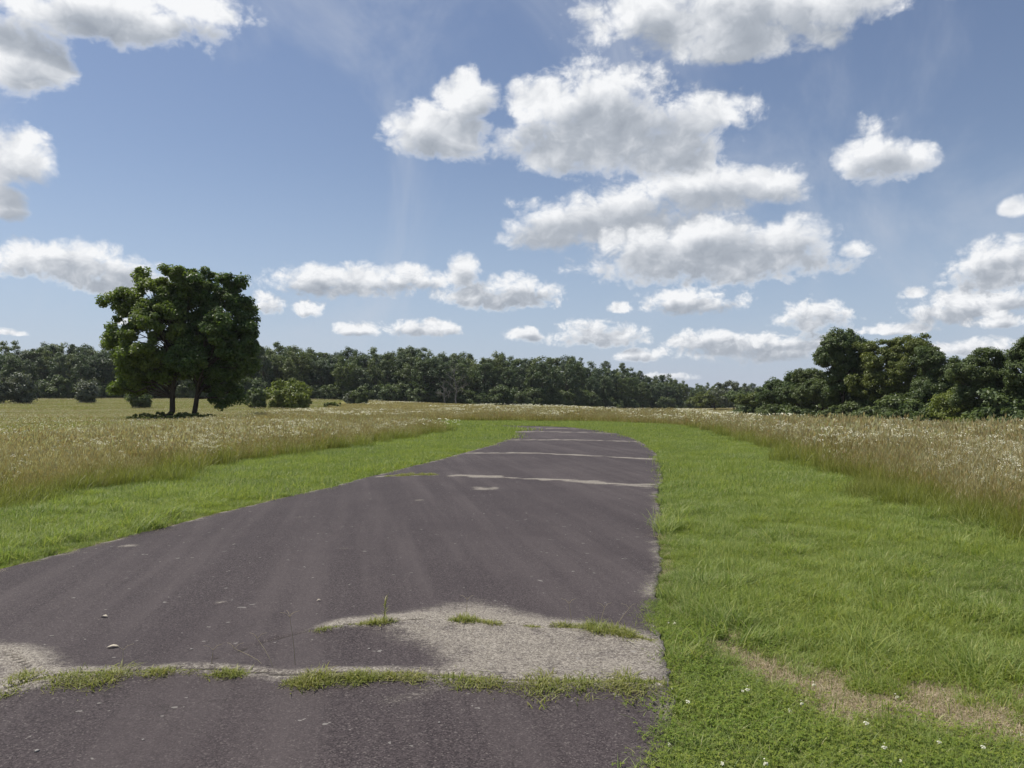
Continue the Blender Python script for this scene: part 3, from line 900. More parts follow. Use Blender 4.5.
def pebble(px, py, r, label):
    r *= .62
    x, y = gnd(px, py); z = road_z(x, y)
    rr = random.Random(px)
    V = []; rings = [(-.7, .6), (-.2, 1), (.3, .85), (.65, .45)]
    for zz, q in rings:
        for k in range(8):
            a = 2 * PI * k / 8; j = q * (1 + rr.uniform(-.18, .18))
            V.append((r * j * math.cos(a) * 1.25, r * j * math.sin(a), r * .6 * zz))
    f = [(i * 8 + k, i * 8 + (k + 1) % 8, i * 8 + 8 + (k + 1) % 8, i * 8 + 8 + k) for i in range(3) for k in range(8)]
    me = make_mesh('pebble', V, [np.array(f), np.array([list(range(24, 32))]), np.array([list(range(7, -1, -1))])], [M_STONE], smooth=True)
    o = link('pebble', me); o.location = (x, y, z + r * .35); o.rotation_euler = (0, 0, rr.uniform(0, 3))
    tag(o, label, 'pebble', 'pale pebbles on the asphalt')
pebble(194, 655, .014, 'pale pebble between a dry leaf and a short stalk above the front crack')
pebble(42, 757, .017, 'pale pebble on the nearest dark asphalt below the wide weed mat')
pebble(147, 746, .010, 'tiny pale pebble on the nearest dark asphalt')
pebble(440, 729, .010, 'tiny pale pebble below the middle weed clump')
pebble(370, 655, .012, 'pale pebble between the two front cracks')

# ------------------------------------------------------------------ trees
def make_crown(ells, n_clump, n_leaf, leaf, clump_r, shell=.35, asp=.5, seed=0):
    """foliage as many leaf-sized diamonds grouped in clumps through a union of ellipsoids (cx,cy,cz,rx,ry,rz)"""
    g = np.random.default_rng(seed)
    E = np.array(ells, float)
    vol = np.prod(E[:, 3:], axis=1)**.75; vol /= vol.sum()
    cs = []
    while len(cs) < n_clump:
        e = E[g.choice(len(E), p=vol)]
        d = g.normal(0, 1, 3); d /= np.linalg.norm(d)
        r = g.random()**shell
        p = e[:3] + d * r * e[3:]
        deep = (((p - E[:, :3]) / E[:, 3:])**2).sum(1).min()
        if deep < .35 and g.random() < .7: continue
        if p[2] < .25: continue
        cs.append(p)
    cs = np.array(cs)
    cl_r = clump_r * g.uniform(.6, 1.35, n_clump)
    cl_s = g.random(n_clump)
    ctr = E[:, :3].mean(0)
    k = np.repeat(np.arange(n_clump), n_leaf)
    n = len(k)
    d = g.normal(0, 1, (n, 3)); d /= np.linalg.norm(d, axis=1)[:, None]
    off = d * (g.random(n)**.45 * cl_r[k])[:, None] * (1, 1, .72)
    p = cs[k] + off
    out = (cs[k] - ctr); out /= np.linalg.norm(out, axis=1)[:, None] + 1e-6
    nrm = .55 * d + .35 * out + np.array([0, 0, .45]) + g.normal(0, .55, (n, 3))
    nrm /= np.linalg.norm(nrm, axis=1)[:, None]
    t = g.normal(0, 1, (n, 3)) + np.array([0, 0, -.35]); t -= nrm * (t * nrm).sum(1)[:, None]; t /= np.linalg.norm(t, axis=1)[:, None]
    b = np.cross(nrm, t)
    L = (leaf * g.uniform(.6, 1.35, n))[:, None]
    V = np.zeros((n, 4, 3))
    V[:, 0] = p - t * L * .5; V[:, 2] = p + t * L * .5
    V[:, 1] = p - b * L * asp * .5 + nrm * L * .06; V[:, 3] = p + b * L * asp * .5 + nrm * L * .06
    C = np.zeros((n, 4, 3))
    C[..., 0] = np.clip(.55 * cl_s[k] + .45 * g.random(n), 0, 1)[:, None]
    V[..., 2] = np.maximum(V[..., 2], .05)
    ii = (np.arange(n) * 4)[:, None]
    return V.reshape(-1, 3), np.concatenate([ii, ii + 1, ii + 2, ii + 3], 1), C.reshape(-1, 3), cs

def crown_obj(name, mat, parent, data):
    V, q, C, _ = data
    return link(name, make_mesh(name, V, [q], [mat], col=C), parent)

def trunk_mesh(cs, h, r0, nb, seed=0, forks=1, mat=M_BARK, lean=(0, 0), top=.8):
    g = np.random.default_rng(seed)
    G = Geo()
    zs = np.array([-.3, 0, .25, .8, .2 * h, .4 * h, .6 * h, top * h])
    wob = np.cumsum(g.normal(0, .018 * h, (len(zs), 2)), axis=0); wob[:3] = 0
    pth = np.stack([wob[:, 0] + lean[0] * np.clip(zs, 0, None) / h, wob[:, 1] + lean[1] * np.clip(zs, 0, None) / h, zs], 1)
    rad = r0 * np.array([1.6, 1.45, 1.15, 1.0, .86, .66, .45, .15])
    tube(G, pth, rad, 10)
    idx = g.choice(len(cs), min(nb, len(cs)), replace=False)
    for i in idx:
        c = cs[i]
        zt = np.clip(c[2] * g.uniform(.45, .8), .14 * h, top * h * .95)
        s = np.array([np.interp(zt, zs, pth[:, j]) for j in range(3)])
        rr = np.interp(zt, zs, rad) * g.uniform(.35, .6)
        m1 = s + (c - s) * .4 + g.normal(0, .03 * h, 3) + (0, 0, .02 * h)
        m2 = s + (c - s) * .75 + g.normal(0, .02 * h, 3)
        tube(G, [s, m1, m2, c], [rr, rr * .7, rr * .42, rr * .12], 6)
    return G.mesh('trunk', [mat], smooth=True)

TREES = 'tree'
def px_ells(L, bx, base_y, d, depth=1.0, seed=3, pad=.7):
    """ellipses read in pixels (cx,cy,rx,ry) around a trunk at column bx standing on row base_y, at distance d"""
    g = np.random.default_rng(seed)
    s = d / F
    out = []
    for (cx, cy, rx, ry) in L:
        r = min(rx, ry * 1.6) * s
        out.append(((cx - bx) * s, g.uniform(-.35, .35) * r * depth, (base_y - cy) * s, rx * s, r * depth, ry * s))
    res = []
    for (x, y, z, a, b, c) in out:
        a, b, c = max(a - .6 * pad, .35 * a), max(b - .5 * pad, .35 * b), max(c - .6 * pad, .35 * c)
        res.append((x, y, z, a * .9, b * .9, c * .9))
        for k in range(4):
            an = g.uniform(0, 6.28); el = g.uniform(-.5, 1.2); q = g.uniform(.2, .4); r = min(a, c) * q
            res.append((x + math.cos(an) * math.cos(el) * a * .95, y + math.sin(an) * math.cos(el) * b * .9, z + math.sin(el) * c * .95, r * g.uniform(.9, 1.5), r, r))
    return res

def tree(name, bx, d, L, label, cat, mat, n_clump, n_leaf, leaf, clump_r, trunk_r, nb, base_y=None, group=None, seed=1, bark=M_BARK, shell=.35, h=None, top=.8, depth=1.0, asp=.5, padk=1.0):
    x = at(bx, d); z = float(H(x, d))
    by = HOR + (CAM_H - z) * F / d
    E = px_ells(L, bx, by, d, depth, seed, clump_r * padk)
    data = make_crown(E, n_clump, n_leaf, leaf, clump_r, shell, asp, seed)
    hh = max(e[2] + e[5] for e in E)
    r = empty(name, (x, d, z), label, cat, group)
    link('trunk', trunk_mesh(data[3], hh, trunk_r, nb, seed, mat=bark, top=top), r)
    crown_obj('crown', mat, r, data)
    return r

# the pair of big trees on the hay field
tree('shade_tree', 168, 68,
     [(122, 303, 19, 18), (117, 338, 18, 26), (150, 300, 30, 30), (160, 335, 38, 40), (140, 365, 32, 24), (176, 287, 22, 23), (125, 383, 13, 16), (155, 374, 28, 17), (140, 386, 20, 10), (185, 330, 18, 45), (175, 360, 20, 26)],
     'big tree with sunlit-coloured leaves and a two-stemmed trunk, nearer the open hay field', TREES, M_OAK_SUNLIT, 400, 170, .29, .64, .24, 110, padk=.5, group='pair of big trees on the hay field', seed=11)
tree('shade_tree', 194, 69,
     [(205, 290, 32, 27), (222, 315, 32, 35), (215, 350, 38, 40), (240, 355, 21, 32), (212, 376, 28, 18), (224, 396, 19, 16), (190, 300, 18, 34), (247, 335, 12, 20)],
     'big dark tree with a low drooping skirt, partner of the sunlit-coloured one', TREES, M_OAK, 440, 175, .29, .64, .22, 110, padk=.5, group='pair of big trees on the hay field', seed=23)
def low_plant(name, px, d, w, h, n, label, cat, mat, leaf=.3, seed=1, grp=None):
    x = at(px, d); z = float(H(x, d))
    r = empty(name, (x, d, z), label, cat, grp)
    g = np.random.default_rng(seed)
    E = [(0, 0, h * .5, w * .42, w * .42, h * .5), (-w * .22, .1 * w, h * .42, w * .28, w * .3, h * .42), (w * .2, -.1 * w, h * .38, w * .3, w * .3, h * .4)]
    data = make_crown(E, n, 60, leaf, min(w, h) * .16, .4, .55, seed)
    link('stem', trunk_mesh(data[3], h, .04 + .012 * h, 14, seed), r)
    crown_obj('foliage', mat, r, data)
    return r
low_plant('shrub', 172, 66, 9.0, .8, 150, 'ragged low growth standing in for the shaded band beneath the pair of big trees', 'shrub', M_OLIVE, .15, 5)  # leafy strip sized to stand in for the dark shade under the crowns

# bushes on the field and before the far wood
low_plant('bush', 288, 125, 7.8, 5.0, 120, 'rounded lime-topped bush standing on the hay field', 'bush', M_LIME, .42, 31)
low_plant('bush', 256, 122, 3.2, 3.6, 60, 'dark upright bush beside the rounded lime-topped bush', 'bush', M_WOOD, .36, 32)
low_plant('bush', 87, 150, 4.8, 5.2, 80, 'grey-green cone-shaped bush standing alone before the wood', 'bush', M_GREYG, .42, 33)
low_plant('bush', 20, 150, 5.6, 6.6, 90, 'tall grey-green bush near the picture edge before the wood', 'bush', M_GREYG, .45, 34)
low_plant('bush', -4, 148, 4.6, 5.6, 70, 'grey-green bush cut by the picture edge', 'bush', M_GREYG, .45, 35)
low_plant('bush', 333, 140, 3.9, 1.2, 40, 'low spreading bush on the pale strip of field', 'bush', M_OLIVE, .36, 36)
low_plant('bush', 359, 160, 3.6, 4.2, 60, 'small round dark bush before the far wood', 'bush', M_WOOD, .42, 37)
low_plant('bush', 351, 161, 3.0, 3.0, 40, 'grey-green bush half hidden by the small dark one', 'bush', M_GREYG, .4, 38)
low_plant('bush', 140, 120, 4.0, 4.2, 60, 'dark bush seen below the lighter big tree', 'bush', M_WOOD, .36, 39)

# far wood: eight forest tree shapes, copied tree by tree with their trunks
WOODP = []
def wood_proto(seed, mat, form):
    g = np.random.default_rng(seed)
    h = 18.0; w = g.uniform(3.4, 4.6) * (.8 if form == 'spire' else 1)
    E = [(0, 0, h * .58, w, w, h * .32)]
    for k in range(9):
        a = g.uniform(0, 6.28); zz = g.uniform(.28, .9)
        q = w * g.uniform(.35, .85) * (1.25 - zz if form == 'spire' else 1)
        rr = g.uniform(1.0, 2.1)
        E.append((math.cos(a) * q, math.sin(a) * q, h * zz, rr, rr, rr * g.uniform(.8, 1.3)))
    for k in range(5):
        a = g.uniform(0, 6.28); q = w * .7
        E.append((math.cos(a) * q, math.sin(a) * q, h * g.uniform(.10, .25), 2.2, 2.2, 2.6))
    for k in range(3 if form == 'round' else 1):
        E.append((g.uniform(-2, 2) if form == 'round' else 0, g.uniform(-1, 1), h * g.uniform(.88, .95), 1.1, 1.1, h * (.05 if form == 'round' else .10)))
    data = make_crown(E, 135, 80, .55, 1.12, .32, .5, seed)
    V, q, C, cs = data
    return make_mesh('wood_crown', V, [q], [mat], col=C), trunk_mesh(cs, h, .26, 26, seed)
for k, (mt, fm) in enumerate(((M_WOOD, 'round'), (M_WOODB, 'spire'), (M_WOOD, 'round'), (M_WOODC, 'round'), (M_WOODB, 'round'), (M_WOOD, 'spire'), (M_WOODB, 'round'), (M_WOOD, 'round'), (M_WOODB, 'spire'), (M_WOODC, 'round'))):
    WOODP.append(wood_proto(100 + k, mt, fm))

TOP = [(-80, 352), (0, 345), (30, 345), (60, 340), (90, 345), (130, 346), (260, 341), (300, 345), (340, 348), (375, 349), (400, 345), (412, 346), (450, 350), (500, 352), (548, 353),
       (566, 353), (600, 361), (630, 366), (650, 373), (668, 378), (682, 380), (700, 382), (730, 383), (745, 382), (770, 388), (800, 392), (840, 392)]
TX = np.array([a for a, b in TOP], float); TY = np.array([b for a, b in TOP], float)
def wood_dist(px):
    return float(np.interp(px, [-80, 60, 240, 560, 640, 700, 840], [205, 215, 222, 235, 300, 350, 360]))
cnt = 0
def wood_tree(px, d, top_y, label, group, k, wide=1.0, mesh=None, name='wood_tree'):
    x = at(px, d); z = float(H(x, d))
    h = max(3.5, (HOR - top_y) * d / F + CAM_H - z)
    s = h / 18.8
    r = empty(name, (x, d, z - .1), label, 'tree', group, rz=random.uniform(0, 6.28))
    sw = s * wide * (1.0 if h > 12 else 1.25)
    r.scale = (sw, sw, s)
    c, t = (mesh or WOODP[k % 10])
    link('trunk', t, r); link('crown', c, r)
    return r
def wood_label(px):
    return ('behind the grey-green bushes' if px < 100 else 'behind the paired trees' if px < 262 else
            'behind the lime-topped bush' if px < 330 else 'between lime-topped bush and leafless tree' if px < 450 else
            'past the leafless tree' if px < 570 else 'under the sloping treetops' if px < 690 else 'of the low distant line')
ROWN = ('dark front-row tree of the far wood ', 'dark second-row tree of the far wood ', 'dark back-row treetop of the far wood ')
for row, (dd, step, drop) in enumerate(((0, 11.0, 7.0), (14, 9.8, 2.5), (34, 10.0, -1.0))):
    px = -75.0
    while px < 835:
        d = wood_dist(px) + dd + random.uniform(-5, 5)
        ty = float(np.interp(px, TX, TY)) + drop + random.gauss(0, 3.0)
        wl = wood_label(px); lab = ROWN[row] + wl; grp = ('front', 'second', 'back')[row] + ' row of the far wood ' + wl
        wood_tree(px, d, ty, lab, grp, random.randrange(10), random.uniform(.8, 1.15)); cnt += 1
        px += step * random.uniform(.75, 1.25) * (1.0 if px < 600 else .75)
# understorey thickets filling the foot of the wood edge
UND = []
for k in range(4):
    g = np.random.default_rng(300 + k)
    E = [(g.uniform(-2, 2), g.uniform(-1, 1), g.uniform(1.5, 3.0), 2.6, 2.0, 2.4) for _ in range(5)]
    data = make_crown(E, 80, 75, .46, .85, .4, .5, 300 + k)
    UND.append((make_mesh('thicket_foliage', data[0], [data[1]], [M_WOOD], col=data[2]), trunk_mesh(data[3], 5, .08, 16, 300 + k)))
px = -70.0
while px < 830:
    d = wood_dist(px) - 5 + random.uniform(-2, 2); x = at(px, d); z = float(H(x, d))
    wl = wood_label(px)
    r = empty('edge_shrub', (x, d, z - .2), 'dark shrub at the foot of the far wood ' + wl, 'shrub', 'edge shrubs of the far wood ' + wl, rz=random.uniform(0, 6.28))
    s = random.uniform(.8, 1.3); r.scale = (s * 1.1, s * 1.1, s)
    f, t = UND[random.randrange(4)]
    link('stem', t, r); link('foliage', f, r)
    px += 13 * random.uniform(.7, 1.3)
# slightly paler rounded crowns that stand out in the wood
tree('wood_tree', 735, 250, [(735, 388, 20, 9), (724, 395, 14, 9), (748, 396, 14, 9), (738, 402, 24, 8)],
     'pale grey-green rounded tree standing before the low distant line', TREES, M_GREYG, 150, 70, .55, .9, .2, 20, seed=51)
tree('wood_tree', 715, 262, [(712, 398, 22, 9), (700, 402, 16, 8)], 'wide olive shrubby tree at the foot of the low distant line', TREES, M_OLIVE, 120, 60, .6, .9, .2, 20, seed=52)

def bare_tree(px, d, top_y, label, seed):
    g = np.random.default_rng(seed)
    x = at(px, d); z = float(H(x, d)); h = (HOR - top_y) * d / F + CAM_H - z
    r = empty('bare_tree', (x, d, z), label, 'tree')
    T, B = Geo(), Geo()
    zs = np.linspace(0, 1, 7)
    pth = np.stack([np.cumsum(g.normal(0, .02 * h, 7)), np.cumsum(g.normal(0, .02 * h, 7)), zs * h], 1)
    tube(T, pth, .22 * (1 - .9 * zs), 8)
    def rec(s, dr, ln, rad, depth):
        e = s + dr * ln
        m = (s + e) / 2 + g.normal(0, .06 * ln, 3)
        tube(B, [s, m, e], [rad, rad * .75, rad * .4], 5)
        if depth == 0: return
        for _ in range(3):
            nd = dr + g.normal(0, .55, 3); nd[2] += .15; nd /= np.linalg.norm(nd)
            rec(s + (e - s) * g.uniform(.45, 1), nd, ln * g.uniform(.5, .75), rad * .5, depth - 1)
    for k in range(13):
        t = g.uniform(.25, .95); s = np.array([np.interp(t, zs, pth[:, j]) for j in range(3)])
        a = g.uniform(0, 6.28); dr = np.array([math.cos(a), math.sin(a), g.uniform(.2, .9)]); dr /= np.linalg.norm(dr)
        rec(s, dr, h * .28 * (1.15 - t), .09 * (1.2 - t), 3)
    link('trunk', T.mesh('trunk', [M_GREYBARK], True), r); link('branch', B.mesh('branch', [M_GREYBARK], True), r)
bare_tree(457, 214, 362, 'tall grey leafless tree at the edge of the far wood', 61)
bare_tree(446, 213, 380, 'short leaning leafless tree beside the tall grey one', 62)

# trees and thickets beyond the right-hand meadow: each with an outline of its own
RT = [
    ('wood_tree', 842, 104, [(838, 343, 20, 14), (850, 356, 24, 18), (828, 358, 14, 14), (845, 378, 22, 20), (862, 352, 12, 14)],
     'tall dark tree with an open forked crown, highest of the thicket line', M_WOOD, 260, 110, .38, .75, .26, 50, 71),
    ('wood_tree', 890, 100, [(885, 352, 24, 16), (905, 350, 22, 15), (893, 372, 32, 22), (920, 348, 12, 12), (875, 385, 26, 20), (900, 395, 32, 16)],
     'broad olive-green tree beside the tall dark forked one', M_OLIVE, 380, 120, .34, .72, .28, 60, 72),
    ('wood_tree', 935, 92, [(928, 357, 16, 14), (940, 372, 22, 20), (930, 392, 22, 18), (950, 395, 18, 18)],
     'dark green tree behind the yellowish bush of the thicket', M_WOOD, 240, 110, .34, .7, .24, 44, 73),
    ('wood_tree', 990, 80, [(988, 358, 18, 12), (975, 372, 22, 18), (1000, 372, 18, 20), (985, 395, 30, 18), (1010, 395, 16, 16)],
     'dark flat-topped tree with layered crown near the picture edge', M_WOOD, 330, 110, .30, .6, .24, 50, 74),
    ('wood_tree', 1030, 76, [(1022, 346, 9, 10), (1035, 352, 20, 16), (1025, 375, 20, 22), (1040, 400, 26, 18)],
     'dark tree cut by the picture edge', M_WOOD, 260, 110, .30, .6, .24, 44, 75),
    ('wood_tree', 1085, 74, [(1080, 350, 26, 18), (1095, 375, 30, 25), (1085, 400, 34, 18)],
     'dark tree beyond the picture edge', M_WOOD, 260, 90, .32, .7, .24, 40, 76),
    ('wood_tree', 795, 118, [(797, 382, 13, 10), (805, 392, 16, 14), (788, 394, 12, 12), (812, 378, 10, 9)],
     'mid-green rounded tree at the low end of the thicket', M_WOOD, 220, 100, .36, .7, .2, 36, 77),
    ('wood_tree', 765, 150, [(765, 397, 16, 7), (752, 400, 14, 7), (778, 398, 12, 8)],
     'low olive tree where the thicket meets the distant line', M_OLIVE, 130, 80, .42, .7, .16, 24, 78),
    ('wood_tree', 822, 108, [(818, 390, 14, 12), (830, 396, 16, 14)],
     'dark shrubby tree filling below the tall forked crown', M_WOOD, 200, 90, .34, .65, .16, 30, 79),
    ('wood_tree', 860, 108, [(858, 380, 16, 16), (862, 398, 18, 14)],
     'dark tree between the forked tree and the olive one', M_WOOD, 200, 90, .34, .65, .18, 30, 80),
    ('wood_tree', 780, 128, [(778, 388, 14, 10), (770, 396, 14, 10), (786, 398, 12, 10)],
     'small dark tree at the tapering end of the thicket', M_WOOD, 170, 90, .36, .7, .16, 28, 82),
    ('wood_tree', 812, 116, [(810, 380, 16, 13), (806, 394, 18, 13), (820, 386, 14, 14)],
     'leafy tree joining the rounded tree to the forked one', M_WOOD, 230, 90, .36, .7, .2, 36, 83),
    ('wood_tree', 745, 175, [(742, 397, 18, 7), (758, 399, 14, 6)],
     'low dark tree line end beyond the small dark tree', M_WOOD, 120, 70, .5, .8, .16, 20, 84),
    ('wood_tree', 957, 96, [(955, 370, 14, 10), (962, 385, 18, 16), (962, 400, 16, 12)],
     'dark tree between the yellowish bush and the flat-topped tree', M_WOOD, 200, 90, .34, .65, .18, 30, 81),
]
for (nm, bx, d, L, lab, mt, nc, nl, lf, cr, tr, nb, sd_) in RT:
    tree(nm, bx, d, L, lab, TREES, mt, int(nc * 1.5), int(nl * 1.25), lf * .74, cr * .85, tr * .8, nb, seed=sd_, padk=.6)
px = 742.0
while px < 1075:
    d = float(np.interp(px, [740, 790, 850, 930, 1000, 1075], [172, 122, 104, 92, 78, 70])) + random.uniform(-2, 4)
    x = at(px, d); z = float(H(x, d))
    where = ('tapering end' if px < 815 else 'forked and olive-green trees' if px < 920 else 'trees by the picture edge')
    r = empty('edge_shrub', (x, d, z - .3), 'dark leafy shrub at the foot of the thicket under the ' + where, 'shrub', 'shrubs at the foot of the thicket under the ' + where, rz=random.uniform(0, 6.28))
    sc_ = random.uniform(.5, .85); r.scale = (sc_ * 1.15, sc_ * 1.15, sc_)
    f, t = UND[random.randrange(4)]
    link('stem', t, r); link('foliage', f, r)
    px += 3.0 * F / d / 2.2 * random.uniform(.8, 1.2)
low_plant('bush', 952, 84, 4.2, 4.8, 110, 'yellowish-green bush standing out of the thicket', 'bush', M_LIME, .28, 91)
low_plant('bush', 962, 72, 2.8, 2.2, 60, 'small bright bush at the meadow edge of the thicket', 'bush', M_LIME, .22, 92)
low_plant('bush', 875, 92, 5.0, 2.6, 80, 'low dark bush at the foot of the olive-green tree', 'bush', M_WOOD, .28, 93)
low_plant('bush', 905, 88, 5.0, 2.4, 80, 'low dark bush before the shaded hollow of the thicket', 'bush', M_WOOD, .28, 94)
low_plant('bush', 1012, 66, 3.4, 2.6, 70, 'low leafy bush before the tree cut by the picture edge', 'bush', M_WOOD, .24, 95)
low_plant('bush', 930, 86, 4.0, 2.4, 70, 'low dark bush below the yellowish bush', 'bush', M_WOOD, .28, 96)
low_plant('bush', 835, 102, 5.0, 2.6, 70, 'low dark bush at the foot of the tall forked tree', 'bush', M_WOOD, .3, 97)
low_plant('bush', 800, 112, 5.0, 2.4, 70, 'low green bush at the foot of the rounded tree', 'bush', M_WOOD, .3, 98)

# ------------------------------------------------------------------ sky, sun, camera
SUN_AZ, SUN_EL = math.radians(-66), math.radians(62)
def build_world():
    w = bpy.data.worlds.new('World'); SC.world = w; w.use_nodes = True
    w.node_tree.nodes.clear(); n = NT(w.node_tree)
    sky = n.new('ShaderNodeTexSky', sky_type='NISHITA'); sky.sun_disc = False
    sky.sun_elevation = SUN_EL; sky.sun_rotation = SUN_AZ
    sky.altitude = 100; sky.air_density = 1.1; sky.dust_density = .3; sky.ozone_density = 2.2
    bg = n.new('ShaderNodeBackground'); bg.inputs[1].default_value = .085
    BACK = [(8, 165, 46, 38), (5, 205, 24, 26),
            (745, 8, 165, 52), (650, 14, 66, 38), (850, -6, 80, 26), (760, 40, 90, 28),
            (610, 226, 112, 36), (705, 193, 86, 34), (765, 188, 46, 27), (545, 234, 50, 28), (640, 205, 60, 30),
            (340, 285, 84, 21), (408, 281, 42, 17), (690, 305, 54, 19), (752, 352, 78, 19), (710, 343, 40, 15), (955, 312, 52, 23), (1015, 302, 38, 14),
            (425, 330, 46, 12), (357, 331, 26, 9), (660, 378, 40, 6), (900, 330, 40, 8), (10, 333, 20, 5), (620, 308, 16, 8),
            (-160, 240, 120, 40), (1250, 90, 140, 60), (300, -220, 160, 70)]
    FRONT = [(80, 4, 150, 46), (15, 60, 60, 48), (190, 0, 62, 26), (437, 135, 58, 36), (465, 98, 38, 30), (612, 136, 122, 60), (598, 102, 70, 38), (705, 118, 60, 30), (545, 108, 48, 32), (660, 155, 80, 36),
             (715, 264, 140, 36), (780, 252, 70, 31), (650, 258, 66, 31), (720, 240, 60, 26), (856, 251, 22, 12),
             (876, 158, 40, 38), (905, 160, 38, 30), (72, 268, 92, 28), (110, 283, 64, 17), (265, 305, 23, 15), (308, 311, 20, 11),
             (500, 296, 66, 23), (464, 276, 21, 21), (597, 338, 52, 17), (525, 336, 22, 10), (638, 357, 26, 9),
             (816, 320, 44, 20), (800, 345, 50, 13), (1002, 272, 58, 33), (915, 294, 17, 8), (975, 350, 48, 13), (1002, 322, 34, 10), (1018, 208, 18, 14),
             (130, 322, 16, 5), (560, 372, 20, 5), (-260, 120, 130, 60), (1200, 250, 120, 40), (800, -260, 200, 70)]
    def params(C):
        C = list(C)
        while len(C) % 3: C.append(C[-1])
        out = []
        for (x, y, rx, ry) in C:
            a = math.atan((x - 512) / F); ca = math.cos(a)
            out.append((a, math.atan((HOR - y) / F * ca), rx / F * ca * ca * 1.12, ry / F * ca * 1.12))
        return out
    # cloud mask groups: how deep inside the nearest cloud body a direction lies
    def body_group(C):
        par = params(C)
        g = bpy.data.node_groups.new('cloud_bodies', 'ShaderNodeTree')
        g.interface.new_socket('azimuth', in_out='INPUT', socket_type='NodeSocketFloat')
        g.interface.new_socket('elevation', in_out='INPUT', socket_type='NodeSocketFloat')
        g.interface.new_socket('depth', in_out='OUTPUT', socket_type='NodeSocketFloat')
        q = NT(g); gi, go = q.new('NodeGroupInput'), q.new('NodeGroupOutput')
        def trip(s):
            c = q.new('ShaderNodeCombineXYZ')
            for i in range(3): q.put(c.inputs[i], s)
            return c.outputs[0]
        A, E = trip(gi.outputs[0]), trip(gi.outputs[1])
        prev = None
        for i in range(0, len(par), 3):
            t = par[i:i + 3]
            X = q.v('MULTIPLY_ADD', A, tuple(1 / p[2] for p in t), tuple(-p[0] / p[2] for p in t))
            Y = q.v('MULTIPLY_ADD', E, tuple(1 / p[3] for p in t), tuple(-p[1] / p[3] for p in t))
            Y = q.v('MAXIMUM', Y, q.v('MULTIPLY', Y, (-1.7, -1.7, -1.7)))
            R2 = q.v('MULTIPLY_ADD', Y, Y, q.v('MULTIPLY', X, X))
            prev = R2 if prev is None else q.v('MINIMUM', prev, R2)
        s = q.new('ShaderNodeSeparateXYZ'); q.put(s.inputs[0], prev)
        mn = q.m('MINIMUM', q.m('MINIMUM', s.outputs[0], s.outputs[1]), s.outputs[2])
        q.put(go.inputs[0], q.m('SUBTRACT', 1.0, q.m('MINIMUM', mn, 3.0)))
        return g
    # directions
    tc = n.new('ShaderNodeTexCoord').outputs['Generated']
    d = n.v('NORMALIZE', tc)
    sp = n.new('ShaderNodeSeparateXYZ'); n.put(sp.inputs[0], d)
    az = n.m('ARCTAN2', sp.outputs[0], sp.outputs[1]); el = n.m('ARCSINE', sp.outputs[2])
    low = n.mr(el, -.05, .32, .78, 0)
    skc = n.mix(low, n.mix(1.0, sky.outputs[0], (1.06, .945, .93), 'MULTIPLY'), (3.8, 4.9, 6.9))
    n.put(bg.inputs[0], skc)
    def bodies(g, a, e):
        k = n.new('ShaderNodeGroup'); k.node_tree = g
        n.put(k.inputs[0], a); n.put(k.inputs[1], e)
        return k.outputs[0]
    lift = n.m('MULTIPLY_ADD', el, .10, .004)
    cv = n.new('ShaderNodeCombineXYZ'); n.put(cv.inputs[0], az); n.put(cv.inputs[1], n.m('MULTIPLY', el, 1.25)); cv.inputs[2].default_value = 3.1
    p0 = cv.outputs[0]
    hi = n.mr(el, .10, .26)
    def billow(p, scale):
        v = n.new('ShaderNodeTexVoronoi', voronoi_dimensions='2D', feature='F1'); n.put(v.inputs['Vector'], p)
        v.inputs['Scale'].default_value = scale; v.inputs['Detail'].default_value = 3; v.inputs['Roughness'].default_value = .55
        v.inputs['Lacunarity'].default_value = 2.2
        return n.m('SUBTRACT', .5, v.outputs['Distance'])
    warp = n.new('ShaderNodeTexNoise'); n.put(warp.inputs['Vector'], p0); warp.inputs['Scale'].default_value = 24; warp.inputs['Detail'].default_value = 4
    pw = n.v('MULTIPLY_ADD', n.v('SUBTRACT', warp.outputs['Color'], (.5, .5, .5)), (.045, .045, 0), p0)
    lo_ = n.m('SUBTRACT', 1.0, hi)
    def two(f, s1, s2): return n.m('ADD', n.m('MULTIPLY', f(s1), hi), n.m('MULTIPLY', f(s2), lo_))
    N1 = two(lambda s: n.noise(p0, s, 9, .61, .25), 15, 34)
    B1 = two(lambda s: billow(pw, s), 20, 50)
    off = n.new('ShaderNodeCombineXYZ'); n.put(off.inputs[0], n.m('MULTIPLY', lift, -.45)); n.put(off.inputs[1], n.m('MULTIPLY', lift, .8))
    S1 = two(lambda s: n.noise(p0, s, 3, .45), 12, 29)
    S2 = two(lambda s: n.noise(n.v('ADD', p0, off.outputs[0]), s, 3, .45), 12, 29)
    B2 = two(lambda s: billow(n.v('ADD', pw, off.outputs[0]), s), 20, 50)
    relief = n.m('ADD', n.m('MULTIPLY', n.m('SUBTRACT', S1, S2), .85), n.m('MULTIPLY', n.m('SUBTRACT', B1, B2), .24))
    rough = n.m('MULTIPLY_ADD', B1, .75, n.m('MULTIPLY', n.m('SUBTRACT', N1, .475), 3.3))
    def layer(C):
        g = body_group(C)
        M1 = bodies(g, az, el)
        M2 = bodies(g, n.m('SUBTRACT', az, n.m('MULTIPLY', lift, .35)), n.m('ADD', el, lift))
        D = n.m('MULTIPLY_ADD', n.m('MAXIMUM', M1, -1.2), 1.2, rough)
        alpha = n.mr(D, -.22, .78)
        above = n.m('MULTIPLY_ADD', n.m('SUBTRACT', S2, .48), .9, M2)
        shade = n.mr(above, -.15, .95, 0, .56)
        edge = n.mr(D, .0, .6, .12, 0)
        L = n.m('ADD', n.m('SUBTRACT', n.m('ADD', .90, relief), shade), edge, clamp=True)
